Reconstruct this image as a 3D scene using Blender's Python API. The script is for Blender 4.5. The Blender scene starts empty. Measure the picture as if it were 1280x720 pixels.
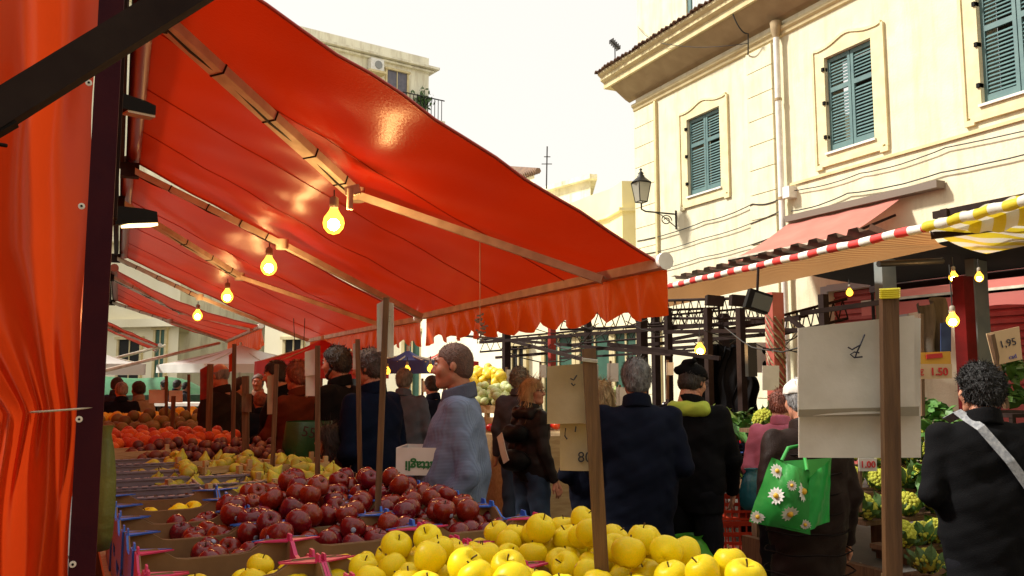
import bpy, bmesh, math, random
import numpy as np
from mathutils import Vector, Matrix, Euler
random.seed(7); rng = np.random.default_rng(7)
R = math.radians; PI = math.pi
S = bpy.context.scene; C = S.collection
# ------------------------------------------------------------------ camera, world, sun, exposure
CZ = 1.55; FP = 1050.0; AZ = R(25); PT = R(6)
cd = bpy.data.cameras.new('camera'); cam = bpy.data.objects.new('camera', cd); C.objects.link(cam)
cd.sensor_width = 36; cd.lens = FP/1280*36; cd.clip_start = .05; cd.clip_end = 3000
cam.location = (0, 0, CZ); cam.rotation_euler = (PI/2+PT, 0, -AZ); S.camera = cam
W = bpy.data.worlds.new('World'); S.world = W; W.use_nodes = True
wn = W.node_tree; bg = wn.nodes['Background']
SUN_EL, SUN_AZ = R(44), R(-60)      # azimuth measured from +Y towards +X
sky = wn.nodes.new('ShaderNodeTexSky'); sky.sky_type = 'NISHITA'; sky.sun_disc = False
sky.sun_elevation = SUN_EL; sky.sun_rotation = SUN_AZ; sky.dust_density = 4; sky.air_density = 1.2
wmix = wn.nodes.new('ShaderNodeMix'); wmix.data_type = 'RGBA'; wmix.inputs[0].default_value = .82
wn.links.new(sky.outputs[0], wmix.inputs[6]); wmix.inputs[7].default_value = (10.2, 9.7, 8.8, 1)   # bright overcast cloud
wn.links.new(wmix.outputs[2], bg.inputs[0]); bg.inputs[1].default_value = .088
sl = bpy.data.lights.new('sun', 'SUN'); sun = bpy.data.objects.new('sun', sl); C.objects.link(sun)
sl.energy = 5.0; sl.angle = R(6); sl.color = (1, .95, .85)
sd = Vector((math.sin(SUN_AZ)*math.cos(SUN_EL), math.cos(SUN_AZ)*math.cos(SUN_EL), math.sin(SUN_EL)))
sun.rotation_euler = sd.to_track_quat('Z', 'Y').to_euler()
S.view_settings.view_transform = 'Standard'; S.view_settings.look = 'None'
S.view_settings.exposure = 0.42; S.view_settings.gamma = 1
S.render.engine = 'CYCLES'
try:
    S.cycles.max_bounces = 8; S.cycles.diffuse_bounces = 4; S.cycles.transparent_max_bounces = 12; S.cycles.sample_clamp_indirect = 6
    S.cycles.caustics_reflective = False; S.cycles.caustics_refractive = False
except Exception: pass

# ------------------------------------------------------------------ helpers
def ray(x, y):
    u = (x-640)/FP; v = (360-y)/FP
    fh = math.cos(PT)-v*math.sin(PT); vz = math.sin(PT)+v*math.cos(PT)
    return (fh*math.sin(AZ)+u*math.cos(AZ), fh*math.cos(AZ)-u*math.sin(AZ), vz, fh)
def P(x, y, X=None, Y=None, Z=None, d=None):
    r = ray(x, y)
    s = X/r[0] if X is not None else Y/r[1] if Y is not None else (Z-CZ)/r[2] if Z is not None else d/r[3]
    return Vector((r[0]*s, r[1]*s, CZ+r[2]*s))
MW = {}
def link(o, parent=None, m=None):
    C.objects.link(o)
    if m is not None: o.matrix_basis = m
    if parent is not None: o.parent = parent
    MW[o.name] = (MW[parent.name] if parent is not None else Matrix()) @ (m if m is not None else Matrix())
    return o
def tag(o, label=None, cat=None, group=None, kind=None):
    if label: o['label'] = label
    if cat: o['category'] = cat
    if group: o['group'] = group
    if kind: o['kind'] = kind
    return o
def thing(name, label, cat, loc=(0, 0, 0), rz=0, group=None):
    o = bpy.data.objects.new(name, None); o.empty_display_size = .1
    link(o, None, Matrix.Translation(Vector(loc)) @ Matrix.Rotation(rz, 4, 'Z'))
    return tag(o, label, cat, group)
def copy_tree(src, m=None, parent=None, label=None, group=None):
    o = src.copy(); C.objects.link(o); o.parent = parent
    if m is not None: o.matrix_basis = m
    MW[o.name] = (MW[parent.name] if parent is not None else Matrix()) @ o.matrix_basis
    if label: o['label'] = label
    if group: o['group'] = group
    for ch in list(src.children): copy_tree(ch, None, o)
    return o
class MB:
    def __init__(s): s.v = []; s.f = []; s.sm = []
    def add(s, vs, fs, smooth=False):
        n = len(s.v); s.v += [tuple(v) for v in vs]; s.f += [tuple(n+i for i in f) for f in fs]; s.sm += [smooth]*len(fs); return s
    def box(s, c, d, rot=None, bev=0):
        x, y, z = d[0]/2, d[1]/2, d[2]/2
        vs = [Vector((a*x, b*y, e*z)) for a in (-1, 1) for b in (-1, 1) for e in (-1, 1)]
        if rot is not None:
            q = Euler(rot) if not isinstance(rot, Matrix) else rot
            M = q.to_matrix() if isinstance(q, Euler) else q
            vs = [M @ v for v in vs]
        vs = [v+Vector(c) for v in vs]
        return s.add(vs, [(0, 1, 3, 2), (4, 6, 7, 5), (0, 4, 5, 1), (2, 3, 7, 6), (0, 2, 6, 4), (1, 5, 7, 3)])
    def mm(s, x0, x1, y0, y1, z0, z1):
        return s.box(((x0+x1)/2, (y0+y1)/2, (z0+z1)/2), (abs(x1-x0), abs(y1-y0), abs(z1-z0)))
    def bar(s, p, q, w, h, up=(0, 0, 1)):
        p, q = Vector(p), Vector(q); d = (q-p); L = d.length; d = d/L; up = Vector(up)
        if abs(d.dot(up)) > .98: up = Vector((1, 0, 0))
        sx = d.cross(up).normalized(); u2 = sx.cross(d)
        M = Matrix((sx, d, u2)).transposed()
        return s.box((p+q)/2, (w, L, h), M)
    def tube(s, pts, r, n=8, cap=True, r2=None):
        pts = [Vector(p) for p in pts]; m = len(pts); rings = []
        for i, p in enumerate(pts):
            d = (pts[min(i+1, m-1)]-pts[max(i-1, 0)]).normalized()
            a = d.cross(Vector((0, 0, 1)))
            if a.length < .05: a = d.cross(Vector((1, 0, 0)))
            a.normalize(); b = d.cross(a)
            rr = r if r2 is None else r+(r2-r)*i/(m-1)
            if isinstance(r, (list, tuple)): rr = r[i]
            rings.append([p+a*math.cos(t*2*PI/n)*rr+b*math.sin(t*2*PI/n)*rr for t in range(n)])
        vs = [v for g in rings for v in g]
        fs = [(i*n+t, i*n+(t+1) % n, (i+1)*n+(t+1) % n, (i+1)*n+t) for i in range(m-1) for t in range(n)]
        s.add(vs, fs, True)
        if cap:
            s.add(rings[0], [tuple(range(n))[::-1]]); s.add(rings[-1], [tuple(range(n))])
        return s
    def lathe(s, prof, n=16, c=(0, 0, 0), fn=None):
        c = Vector(c); vs = []
        for (r, z) in prof:
            for t in range(n):
                a = t*2*PI/n; v = Vector((r*math.cos(a), r*math.sin(a), z))
                if fn: v = fn(v, a)
                vs.append(v+c)
        m = len(prof)
        fs = [(i*n+t, i*n+(t+1) % n, (i+1)*n+(t+1) % n, (i+1)*n+t) for i in range(m-1) for t in range(n)]
        return s.add(vs, fs, True)
    def prism(s, poly, a, b, axis='x'):
        """poly in the two other axes, extruded from a to b along axis"""
        def mk(u, v, w): return {'x': (w, u, v), 'y': (u, w, v), 'z': (u, v, w)}[axis]
        n = len(poly); vs = [mk(u, v, a) for u, v in poly]+[mk(u, v, b) for u, v in poly]
        return s.add(vs, [tuple(range(n)), tuple(range(n, 2*n))[::-1]]+[(i, (i+1) % n, n+(i+1) % n, n+i) for i in range(n)])
    def grid(s, fn, nu, nv, smooth=True):
        vs = [fn(i/nu, j/nv) for j in range(nv+1) for i in range(nu+1)]
        fs = [(j*(nu+1)+i, j*(nu+1)+i+1, (j+1)*(nu+1)+i+1, (j+1)*(nu+1)+i) for j in range(nv) for i in range(nu)]
        return s.add(vs, fs, smooth)
    def sphere(s, c, r, n=10, sc=(1, 1, 1)):
        prof = [(math.sin(PI*i/n)*r, -math.cos(PI*i/n)*r) for i in range(n+1)]
        return s.lathe([(max(a, 1e-4), b) for a, b in prof], n+2, c, lambda v, a: Vector((v.x*sc[0], v.y*sc[1], v.z*sc[2])))
    def mesh(s, name, mats):
        me = bpy.data.meshes.new(name); me.from_pydata(s.v, [], s.f); me.polygons.foreach_set('use_smooth', s.sm)
        me.materials.append(mats); me.update(); return me
    def build(s, name, m, parent=None, world=False, kind=None, fix=True):
        if world and parent is not None:
            inv = MW[parent.name].inverted(); s.v = [tuple(inv @ Vector(v)) for v in s.v]
        me = s.mesh(name, m)
        if fix and len(s.f) < 60000:
            bm = bmesh.new(); bm.from_mesh(me); bmesh.ops.recalc_face_normals(bm, faces=bm.faces); bm.to_mesh(me); bm.free()
        o = link(bpy.data.objects.new(name, me), parent)
        if kind: o['kind'] = kind
        return o
def text(s, size, loc, rot, m, parent, name='lettering', extrude=.0012, align='CENTER', world=True, bold=0):
    cu = bpy.data.curves.new('t', 'FONT'); cu.body = s; cu.size = size; cu.extrude = extrude; cu.align_x = align; cu.align_y = 'CENTER'
    cu.offset = bold; cu.resolution_u = 3
    t = bpy.data.objects.new('t', cu); C.objects.link(t)
    dg = bpy.context.evaluated_depsgraph_get(); me = bpy.data.meshes.new_from_object(t.evaluated_get(dg))
    bpy.data.objects.remove(t); me.materials.clear(); me.materials.append(m)
    Mx = Matrix.Translation(Vector(loc)) @ (rot if isinstance(rot, Matrix) else Euler(rot).to_matrix().to_4x4())
    if world and parent is not None: Mx = MW[parent.name].inverted() @ Mx
    me.transform(Mx)
    return link(bpy.data.objects.new(name, me), parent)

# ------------------------------------------------------------------ materials
MATS = {}
def mat(name, c1, c2=None, rough=.6, scale=6, bump=0, bscale=None, metal=0, spec=.5, fac=(.35, .65), jitter=0, coat=0, stretch=(1, 1, 1), detail=5, sss=0, streak=0, speck=None, trans=0, tcol=None, emit=None, estr=0, wave=None):
    if name in MATS: return MATS[name]
    m = bpy.data.materials.new(name); m.use_nodes = True; nt = m.node_tree; N = nt.nodes; L = nt.links
    b = N['Principled BSDF']; out = N['Material Output']
    tc = N.new('ShaderNodeTexCoord'); mp = N.new('ShaderNodeMapping'); L.new(tc.outputs['Object'], mp.inputs[0]); mp.inputs['Scale'].default_value = stretch
    nz = N.new('ShaderNodeTexNoise'); nz.inputs['Scale'].default_value = scale; nz.inputs['Detail'].default_value = detail; L.new(mp.outputs[0], nz.inputs[0])
    col = None
    if jitter:   # differ from copy to copy
        oi = N.new('ShaderNodeObjectInfo'); va = N.new('ShaderNodeVectorMath'); va.operation = 'SCALE'; cx = N.new('ShaderNodeCombineXYZ')
        for k in range(3): L.new(oi.outputs['Random'], cx.inputs[k])
        L.new(cx.outputs[0], va.inputs[0]); va.inputs['Scale'].default_value = 37; L.new(va.outputs[0], mp.inputs['Location'])
    if c2 is not None:
        mr = N.new('ShaderNodeMapRange'); mr.inputs[1].default_value = fac[0]; mr.inputs[2].default_value = fac[1]; L.new(nz.outputs[0], mr.inputs[0])
        mx = N.new('ShaderNodeMix'); mx.data_type = 'RGBA'; L.new(mr.outputs[0], mx.inputs[0]); mx.inputs[6].default_value = (*c1, 1); mx.inputs[7].default_value = (*c2, 1); col = mx.outputs[2]
    if speck and col is not None:
        n3 = N.new('ShaderNodeTexVoronoi'); n3.inputs['Scale'].default_value = 9; L.new(mp.outputs[0], n3.inputs[0]); m3 = N.new('ShaderNodeMapRange'); m3.inputs[1].default_value = .07; m3.inputs[2].default_value = .11; m3.inputs[3].default_value = .6; m3.inputs[4].default_value = 0; L.new(n3.outputs['Distance'], m3.inputs[0])
        x3 = N.new('ShaderNodeMix'); x3.data_type = 'RGBA'; L.new(m3.outputs[0], x3.inputs[0]); L.new(col, x3.inputs[6]); x3.inputs[7].default_value = (*speck, 1); col = x3.outputs[2]
    if streak and col is not None:
        mp3 = N.new('ShaderNodeMapping'); L.new(tc.outputs['Object'], mp3.inputs[0]); mp3.inputs['Scale'].default_value = (1, 1, .13); n3 = N.new('ShaderNodeTexNoise'); n3.inputs['Scale'].default_value = 3.2; n3.inputs['Detail'].default_value = 8; n3.inputs['Roughness'].default_value = .7; L.new(mp3.outputs[0], n3.inputs[0])
        m3 = N.new('ShaderNodeMapRange'); m3.inputs[1].default_value = .48; m3.inputs[2].default_value = .75; m3.inputs[3].default_value = 0; m3.inputs[4].default_value = streak*2.2; L.new(n3.outputs[0], m3.inputs[0])
        x3 = N.new('ShaderNodeMix'); x3.data_type = 'RGBA'; L.new(m3.outputs[0], x3.inputs[0]); L.new(col, x3.inputs[6]); x3.inputs[7].default_value = (c1[0]*.62, c1[1]*.56, c1[2]*.5, 1); col = x3.outputs[2]
        n4 = N.new('ShaderNodeTexNoise'); n4.inputs['Scale'].default_value = .7; n4.inputs['Detail'].default_value = 9; n4.inputs['Roughness'].default_value = .75; L.new(tc.outputs['Object'], n4.inputs[0]); m4 = N.new('ShaderNodeMapRange'); m4.inputs[1].default_value = .55; m4.inputs[2].default_value = .62; m4.inputs[4].default_value = .35; L.new(n4.outputs[0], m4.inputs[0])
        x4 = N.new('ShaderNodeMix'); x4.data_type = 'RGBA'; L.new(m4.outputs[0], x4.inputs[0]); L.new(col, x4.inputs[6]); x4.inputs[7].default_value = (min(.85, c1[0]*1.1), min(.82, c1[1]*1.12), c1[2]*1.2, 1); col = x4.outputs[2]
    if jitter:
        hs = N.new('ShaderNodeHueSaturation')
        r1 = N.new('ShaderNodeMapRange'); L.new(oi.outputs['Random'], r1.inputs[0]); r1.inputs[3].default_value = 1-jitter; r1.inputs[4].default_value = 1+jitter; L.new(r1.outputs[0], hs.inputs['Value'])
        r2 = N.new('ShaderNodeMapRange'); L.new(oi.outputs['Random'], r2.inputs[0]); r2.inputs[3].default_value = .5-jitter*.05; r2.inputs[4].default_value = .5+jitter*.05; L.new(r2.outputs[0], hs.inputs['Hue'])
        if col is not None: L.new(col, hs.inputs['Color'])
        else: hs.inputs['Color'].default_value = (*c1, 1)
        col = hs.outputs[0]
    if col is not None: L.new(col, b.inputs['Base Color'])
    else: b.inputs['Base Color'].default_value = (*c1, 1)
    b.inputs['Roughness'].default_value = rough; b.inputs['Metallic'].default_value = metal; b.inputs['Specular IOR Level'].default_value = spec
    b.inputs['Coat Weight'].default_value = coat; b.inputs['Coat Roughness'].default_value = .15
    if sss: b.inputs['Subsurface Weight'].default_value = sss; b.inputs['Subsurface Radius'].default_value = (.02, .01, .005); b.inputs['Subsurface Scale'].default_value = .5
    if emit: b.inputs['Emission Color'].default_value = (*emit, 1); b.inputs['Emission Strength'].default_value = estr
    if bump:
        n2 = N.new('ShaderNodeTexNoise'); n2.inputs['Scale'].default_value = bscale or scale*4; n2.inputs['Detail'].default_value = 4; L.new(mp.outputs[0], n2.inputs[0])
        bp = N.new('ShaderNodeBump'); bp.inputs['Strength'].default_value = bump; bp.inputs['Distance'].default_value = .01; L.new(n2.outputs[0], bp.inputs['Height']); L.new(bp.outputs[0], b.inputs['Normal'])
    if trans:
        tr = N.new('ShaderNodeBsdfTranslucent'); ms = N.new('ShaderNodeMixShader'); ms.inputs[0].default_value = trans
        if tcol is not None: tr.inputs[0].default_value = (*tcol, 1)
        elif col is not None: L.new(col, tr.inputs[0])
        else: tr.inputs[0].default_value = (*c1, 1)
        if bump: L.new(bp.outputs[0], tr.inputs['Normal'])
        L.new(b.outputs[0], ms.inputs[1]); L.new(tr.outputs[0], ms.inputs[2]); L.new(ms.outputs[0], out.inputs[0])
    MATS[name] = m; return m
def stripes(name, ca, cb, per, axis=1, trans=0, sub=None):
    m = mat(name, ca, cb, .6, 5, .2, 60, trans=trans)
    nt = m.node_tree; N = nt.nodes; L = nt.links
    tc = N.new('ShaderNodeTexCoord'); sp = N.new('ShaderNodeSeparateXYZ'); L.new(tc.outputs['Object'], sp.inputs[0])
    w = N.new('ShaderNodeMath'); w.operation = 'MULTIPLY'; w.inputs[1].default_value = 2*PI/per; L.new(sp.outputs[axis], w.inputs[0])
    s = N.new('ShaderNodeMath'); s.operation = 'SINE'; L.new(w.outputs[0], s.inputs[0])
    g = N.new('ShaderNodeMapRange'); g.inputs[1].default_value = -.06; g.inputs[2].default_value = .06; L.new(s.outputs[0], g.inputs[0])
    mx = [n for n in N if n.bl_idname == 'ShaderNodeMix'][0]
    for l in list(mx.inputs[0].links): L.remove(l)
    L.new(g.outputs[0], mx.inputs[0])
    return m
M_canvas = mat('orange_red_pvc', (.32, .010, .003), (.25, .007, .003), .3, 1.2, .15, 60, trans=.34, tcol=(.50, .022, .002), spec=.14)
M_curtain = mat('orange_curtain', (.62, .065, .010), (.52, .045, .008), .3, 2.2, .35, 7, trans=.3, tcol=(.62, .06, .008), spec=.35)
M_valance = mat("orange_valance", (.66, .085, .008), (.56, .06, .006), .36, 2, .6, 6, spec=.25, trans=.45, tcol=(.72, .085, .005))
M_arm = mat('dusty_aluminium', (.62, .56, .45), (.46, .40, .31), .6, 8, .05, spec=.2)
M_dark = mat('dark_steel', (.022, .014, .013), (.03, .02, .017), .7, 12, .1, spec=.05)
M_maroon = mat('maroon_paint', (.035, .006, .012), (.045, .007, .012), .6, 14, .1, spec=.08)
M_rust = mat('red_painted_steel', (.30, .022, .012), (.16, .018, .012), .5, 14, .1)
M_wood = mat('stake_wood', (.16, .082, .034), (.085, .042, .018), .7, 9, .3, stretch=(8, 8, .6))
M_wood2 = mat('pale_slat_wood', (.52, .38, .19), (.40, .27, .12), .7, 6, .3, stretch=(1, 6, 6))
M_card = mat('raw_cardboard', (.27, .16, .075), (.20, .12, .055), .85, 10, .1)
M_cardgrey = mat('grey_board', (.64, .61, .54), (.57, .54, .47), .8, 16, .08, 60)
M_cardbrown = mat('brown_paper_board', (.40, .30, .18), (.34, .25, .145), .85, 14, .1, 60)
M_paper = mat('white_paper', (.62, .60, .54), (.55, .53, .48), .8, 12, .1)
M_pink = mat('pink_printed_card', (.62, .03, .16), (.50, .02, .12), .4, 14, .06)
M_blue = mat('blue_printed_card', (.015, .14, .62), (.01, .10, .5), .4, 14, .06)
M_lilac = mat('lilac_plastic', (.26, .25, .30), (.20, .19, .25), .45, 10, .05)
M_yapple = mat('golden_apple_skin', (.88, .66, .006), (.72, .64, .012), .38, 11, .04, 120, jitter=.08, spec=.28, sss=.05, speck=(.50, .42, .03), fac=(.4, .75))
M_rapple = mat('red_apple_skin', (.14, .002, .005), (.27, .012, .008), .24, 16, .03, 120, jitter=.3, spec=.5, coat=.05, speck=(.30, .05, .025), stretch=(1, 1, .25), fac=(.45, .8))
M_pear = mat('green_pear_skin', (.52, .47, .04), (.34, .37, .03), .5, 14, .06, 90, jitter=.2)
M_orange = mat('orange_peel', (.62, .085, .008), (.52, .055, .006), .4, 5, .5, 150, jitter=.25)
M_tomato = mat('tomato_skin', (.62, .018, .008), (.5, .03, .008), .2, 5, jitter=.2, coat=.3)
M_plum = mat('dark_fruit_skin', (.16, .035, .018), (.09, .02, .014), .5, 8, .1, jitter=.4)
M_stem = mat('brown_stem', (.09, .05, .02), None, .8)
M_caul = mat('romanesco_florets', (.50, .56, .035), (.68, .66, .08), .75, 30, 1.0, 60, jitter=.12)
M_leaf = mat('dark_cabbage_leaf', (.035, .10, .018), (.07, .16, .03), .5, 9, .4, 30, jitter=.3)
M_lettuce = mat('pale_cabbage_leaf', (.40, .50, .18), (.25, .40, .10), .5, 9, .4, 30, jitter=.2)
M_aub = mat('aubergine_skin', (.012, .004, .016), None, .2, coat=.4)
M_skin = mat('skin', (.50, .24, .15), (.42, .17, .10), .5, 14, .1, 60, sss=.05)
M_hairdark = mat('dark_hair', (.010, .007, .006), (.022, .014, .010), .6, 40, .9, 120, stretch=(1, 1, .3))
M_hairgrey = mat('grey_hair', (.26, .26, .26), (.10, .10, .105), .55, 40, .9, 120, stretch=(1, 1, .3))
M_hairblonde = mat('dark_blonde_hair', (.56, .38, .17), (.32, .20, .085), .5, 30, .9, 100, stretch=(1, 1, .25))
M_hairred = mat('auburn_hair', (.24, .06, .03), (.12, .03, .015), .5, 40, .9, 110, stretch=(1, 1, .3))
M_bulb = bpy.data.materials.new('lit_bulb_glass'); M_bulb.use_nodes = True
_n = M_bulb.node_tree.nodes; _l = M_bulb.node_tree.links; _n.remove(_n['Principled BSDF'])
_e = _n.new('ShaderNodeEmission'); _e.inputs[0].default_value = (1, .42, .03, 1); _e.inputs[1].default_value = 5.5
_t = _n.new('ShaderNodeBsdfTransparent'); _m = _n.new('ShaderNodeMixShader'); _m.inputs[0].default_value = .5
_l.new(_t.outputs[0], _m.inputs[1]); _l.new(_e.outputs[0], _m.inputs[2]); _l.new(_m.outputs[0], _n['Material Output'].inputs[0])
M_tube = mat('lit_lamp_face', (1, .8, .4), None, .3, emit=(1, .72, .32), estr=3)
M_black = mat('black_plastic', (.010, .009, .009), None, .6, spec=.08)
M_ink = mat('marker_ink', (.015, .015, .03), None, .6)
M_redink = mat('red_print', (.5, .02, .02), None, .6)
M_greenink = mat('green_print', (.02, .16, .05), None, .6)
M_white = mat('white_paint', (.78, .77, .72), (.66, .64, .58), .5, 7, .05)
M_cable = mat('black_cable', (.02, .018, .016), None, .6)
M_tie = mat('yellow_tie', (.75, .65, .02), None, .5)
M_stucco = mat('yellow_stucco', (.74, .69, .50), (.67, .61, .42), .9, 2.2, .45, 25, streak=.36)
M_trim = mat('ochre_trim', (.68, .58, .33), (.58, .47, .25), .85, 4, .25, 25)
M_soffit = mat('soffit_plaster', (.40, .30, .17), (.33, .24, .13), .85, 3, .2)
M_tile = mat('terracotta_tile', (.17, .09, .06), (.11, .06, .045), .85, 5, .3, jitter=.3)
M_teal = mat('teal_shutter_paint', (.075, .15, .155), (.10, .185, .18), .5, 6, .15)
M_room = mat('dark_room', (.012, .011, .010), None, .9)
M_glass = mat('window_glass', (.05, .055, .06), None, .08)
M_ground = mat('market_asphalt', (.06, .055, .05), (.10, .092, .08), .7, 2.5, .5, 40)
M_palewall = mat('pale_plaster', (.86, .80, .60), (.80, .73, .52), .9, .8, .3, 12)
M_weath = mat('weathered_plaster', (.84, .80, .62), (.62, .58, .44), .9, 1.3, .3, 12, fac=(.42, .72), stretch=(1, 1, .35), streak=.5)
M_yell = mat('warm_yellow_plaster', (.80, .71, .40), (.72, .62, .32), .9, .6, .2, 12)
M_greendoor = mat('dark_green_paint', (.025, .085, .055), (.035, .11, .07), .5, 4, .1)
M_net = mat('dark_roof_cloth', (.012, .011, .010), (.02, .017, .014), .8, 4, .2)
M_pinkcanvas = mat('faded_pink_canvas', (.62, .24, .19), (.54, .19, .15), .7, 1.5, .25, 6, trans=.3)
M_corr = mat('rusty_corrugated_iron', (.12, .06, .045), (.2, .11, .08), .6, 5, .2)
M_rollred = mat('faded_red_roller', (.42, .085, .07), (.34, .06, .055), .6, 4, .15)
M_whitecanvas = mat('white_canvas', (.80, .79, .74), (.74, .73, .68), .8, 2, .1, trans=.35)
M_redcanvas = mat('red_canvas', (.68, .05, .04), (.6, .04, .03), .7, 2, .1, trans=.3)
M_bluecanvas = mat('blue_canvas', (.06, .08, .30), (.05, .06, .24), .7, 2, .1, trans=.2)
M_iron = mat('black_iron', (.02, .018, .015), None, .5, metal=.3)
M_lglass = mat('lantern_glass', (.6, .58, .5), None, .2, trans=.6)
M_rcrate = mat('orange_red_plastic', (.70, .055, .015), (.6, .04, .012), .4, 8, .05)
M_bcrate = mat('black_crate_plastic', (.018, .02, .02), None, .45)
M_whiteprint = mat('white_printed_card', (.70, .70, .66), (.62, .62, .58), .6, 10, .05)

# ------------------------------------------------------------------ setting: ground
MB().mm(-60, 90, -30, 120, -.5, 0).build('ground', M_ground)['kind'] = 'structure'

# ------------------------------------------------------------------ building with the yellow facade (X = 11.8)
FX = 11.8; YC = 17.75
B = thing('yellow_building', 'yellow stucco building with teal shutters and projecting eaves above the right hand stalls', 'building', (FX, 8, 0))
def wall_open(y0, y1, z0, z1, ops, m, parent, x0=FX, th=.45, name='wall'):
    ys = sorted(set([y0, y1]+[o[0] for o in ops]+[o[1] for o in ops])); mb = MB()
    for a, b in zip(ys[:-1], ys[1:]):
        z = z0
        for o in sorted([o for o in ops if o[0] <= a+1e-6 and o[1] >= b-1e-6], key=lambda o: o[2]):
            if o[2] > z: mb.mm(x0, x0+th, a, b, z, o[2])
            z = o[3]
        if z < z1: mb.mm(x0, x0+th, a, b, z, z1)
    return mb.build(name, m, parent, True)
wins = [(14.42, 15.60), (10.28, 11.36), (7.12, 8.27), (3.2, 4.35)]
ops = [(a, b, 5.68, 7.5) for a, b in wins]+[(13.8, 15.4, 0, 2.6), (9.95, 11.5, 0, 3.1), (6.5, 8.75, 0, 2.95), (2.5, 4.5, 0, 2.9)]
wall_open(-4, YC, 0, 9.1, ops, M_stucco, B)
MB().mm(FX+.4, FX+9, YC-.4, YC, 0, 9.1).build('wall', M_stucco, B, True)
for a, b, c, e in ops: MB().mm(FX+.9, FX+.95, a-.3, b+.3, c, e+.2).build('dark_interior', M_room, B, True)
# upper, set back storey with its window
wall_open(-4, 20.9, 9.3, 15.5, [(15.9, 18.45, 10.6, 14)], M_stucco, B, 14, .4)
MB().mm(14.4, 21, 20.5, 20.9, 9.3, 15.5).build('wall', M_stucco, B, True)
f = MB(); f.mm(14.05, 14.12, 18.3, 18.45, 10.6, 14); f.mm(14.05, 14.12, 15.9, 16.05, 10.6, 14); f.mm(14.05, 14.12, 16.05, 18.3, 10.6, 10.75); f.mm(14.051, 14.121, 17.1, 17.25, 10.75, 14)
wf = f.build('window_frame', M_teal, B, True)
for a, b in ((17.25, 18.3), (16.05, 17.1)): MB().mm(14.09, 14.10, a, b, 10.75, 14).build('pane', mat('white_blind', (.6, .62, .6), (.3, .36, .36), .5, 3, 0, stretch=(1, 6, .2)), wf, True)
# string course, cornice, soffit, tiles
mb = MB()
for a, b in ((YC+.06, 12.3), (12.3, -4)):
    mb.prism([(FX-.10, 8.52), (FX-.10, 8.46), (FX-.05, 8.42), (FX-.05, 8.36), (FX, 8.33), (FX, 8.55)], b, a, 'y')
mb.build('string_course', M_trim, B, True)
mb = MB().prism([(FX+.02, 8.98), (FX-.30, 9.02), (FX-.62, 9.02), (FX-.62, 9.16), (FX-.72, 9.22), (FX-.72, 9.30), (FX-.8, 9.36), (FX-.8, 9.42), (FX+.02, 9.42)], -4, YC+.55, 'y')
mb.build('cornice', M_trim, B, True)
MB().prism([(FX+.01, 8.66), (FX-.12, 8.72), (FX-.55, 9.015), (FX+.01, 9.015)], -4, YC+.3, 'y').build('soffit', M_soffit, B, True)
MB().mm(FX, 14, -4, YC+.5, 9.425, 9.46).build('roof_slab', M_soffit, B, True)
mb = MB().prism([(0, 0)]*0 or [(-.07, 0), (-.05, .05), (0, .075), (.05, .05), (.07, 0), (.05, .035), (0, .055), (-.05, .035)], -.5, .0, 'x')
tm = mb.mesh('roof_tile', M_tile)
y = YC+.5; k = 0
while y > 3:
    o = link(bpy.data.objects.new('roof_tile', tm), B, MW[B.name].inverted() @ Matrix.Translation((FX-.38+random.uniform(-.03, .03), y, 9.445+random.uniform(-.006, .012))) @ Matrix.Rotation(R(-6), 4, 'Y'))
    y -= .155; k += 1
mb = MB()
for i in range(3): mb.mm(FX+.1+i*.55, FX+.62+i*.55, 3, YC+.45, 9.47+.04*i, 9.5+.05*i)
mb.build('roof_tiles_behind', M_tile, B, True)
# rusticated pilasters: single blocks
for (a, b, zt) in ((12.74, 13.49, 8.33), (16.87, YC+.02, 8.33)):
    z = .6; hb = .52
    while z < zt-.1:
        h = min(hb, zt-z)-.018
        MB().mm(FX-.045, FX+.01, a, b, z, z+h).build('pilaster_block', M_stucco, B, True); z += hb
    if b > 17: MB().mm(FX-.015, FX+.005, a+.0, b-.01, .6, zt).build('pilaster_joint_bed', M_trim, B, True)
MB().mm(FX-.075, FX, 16.79, 16.865, .6, 8.33).build('downpipe', M_trim, B, True)
# corner return
MB().mm(FX-.02, FX+.02, YC, YC+.012, 0, 8.33).build('corner_bead', M_trim, B, True)
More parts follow.
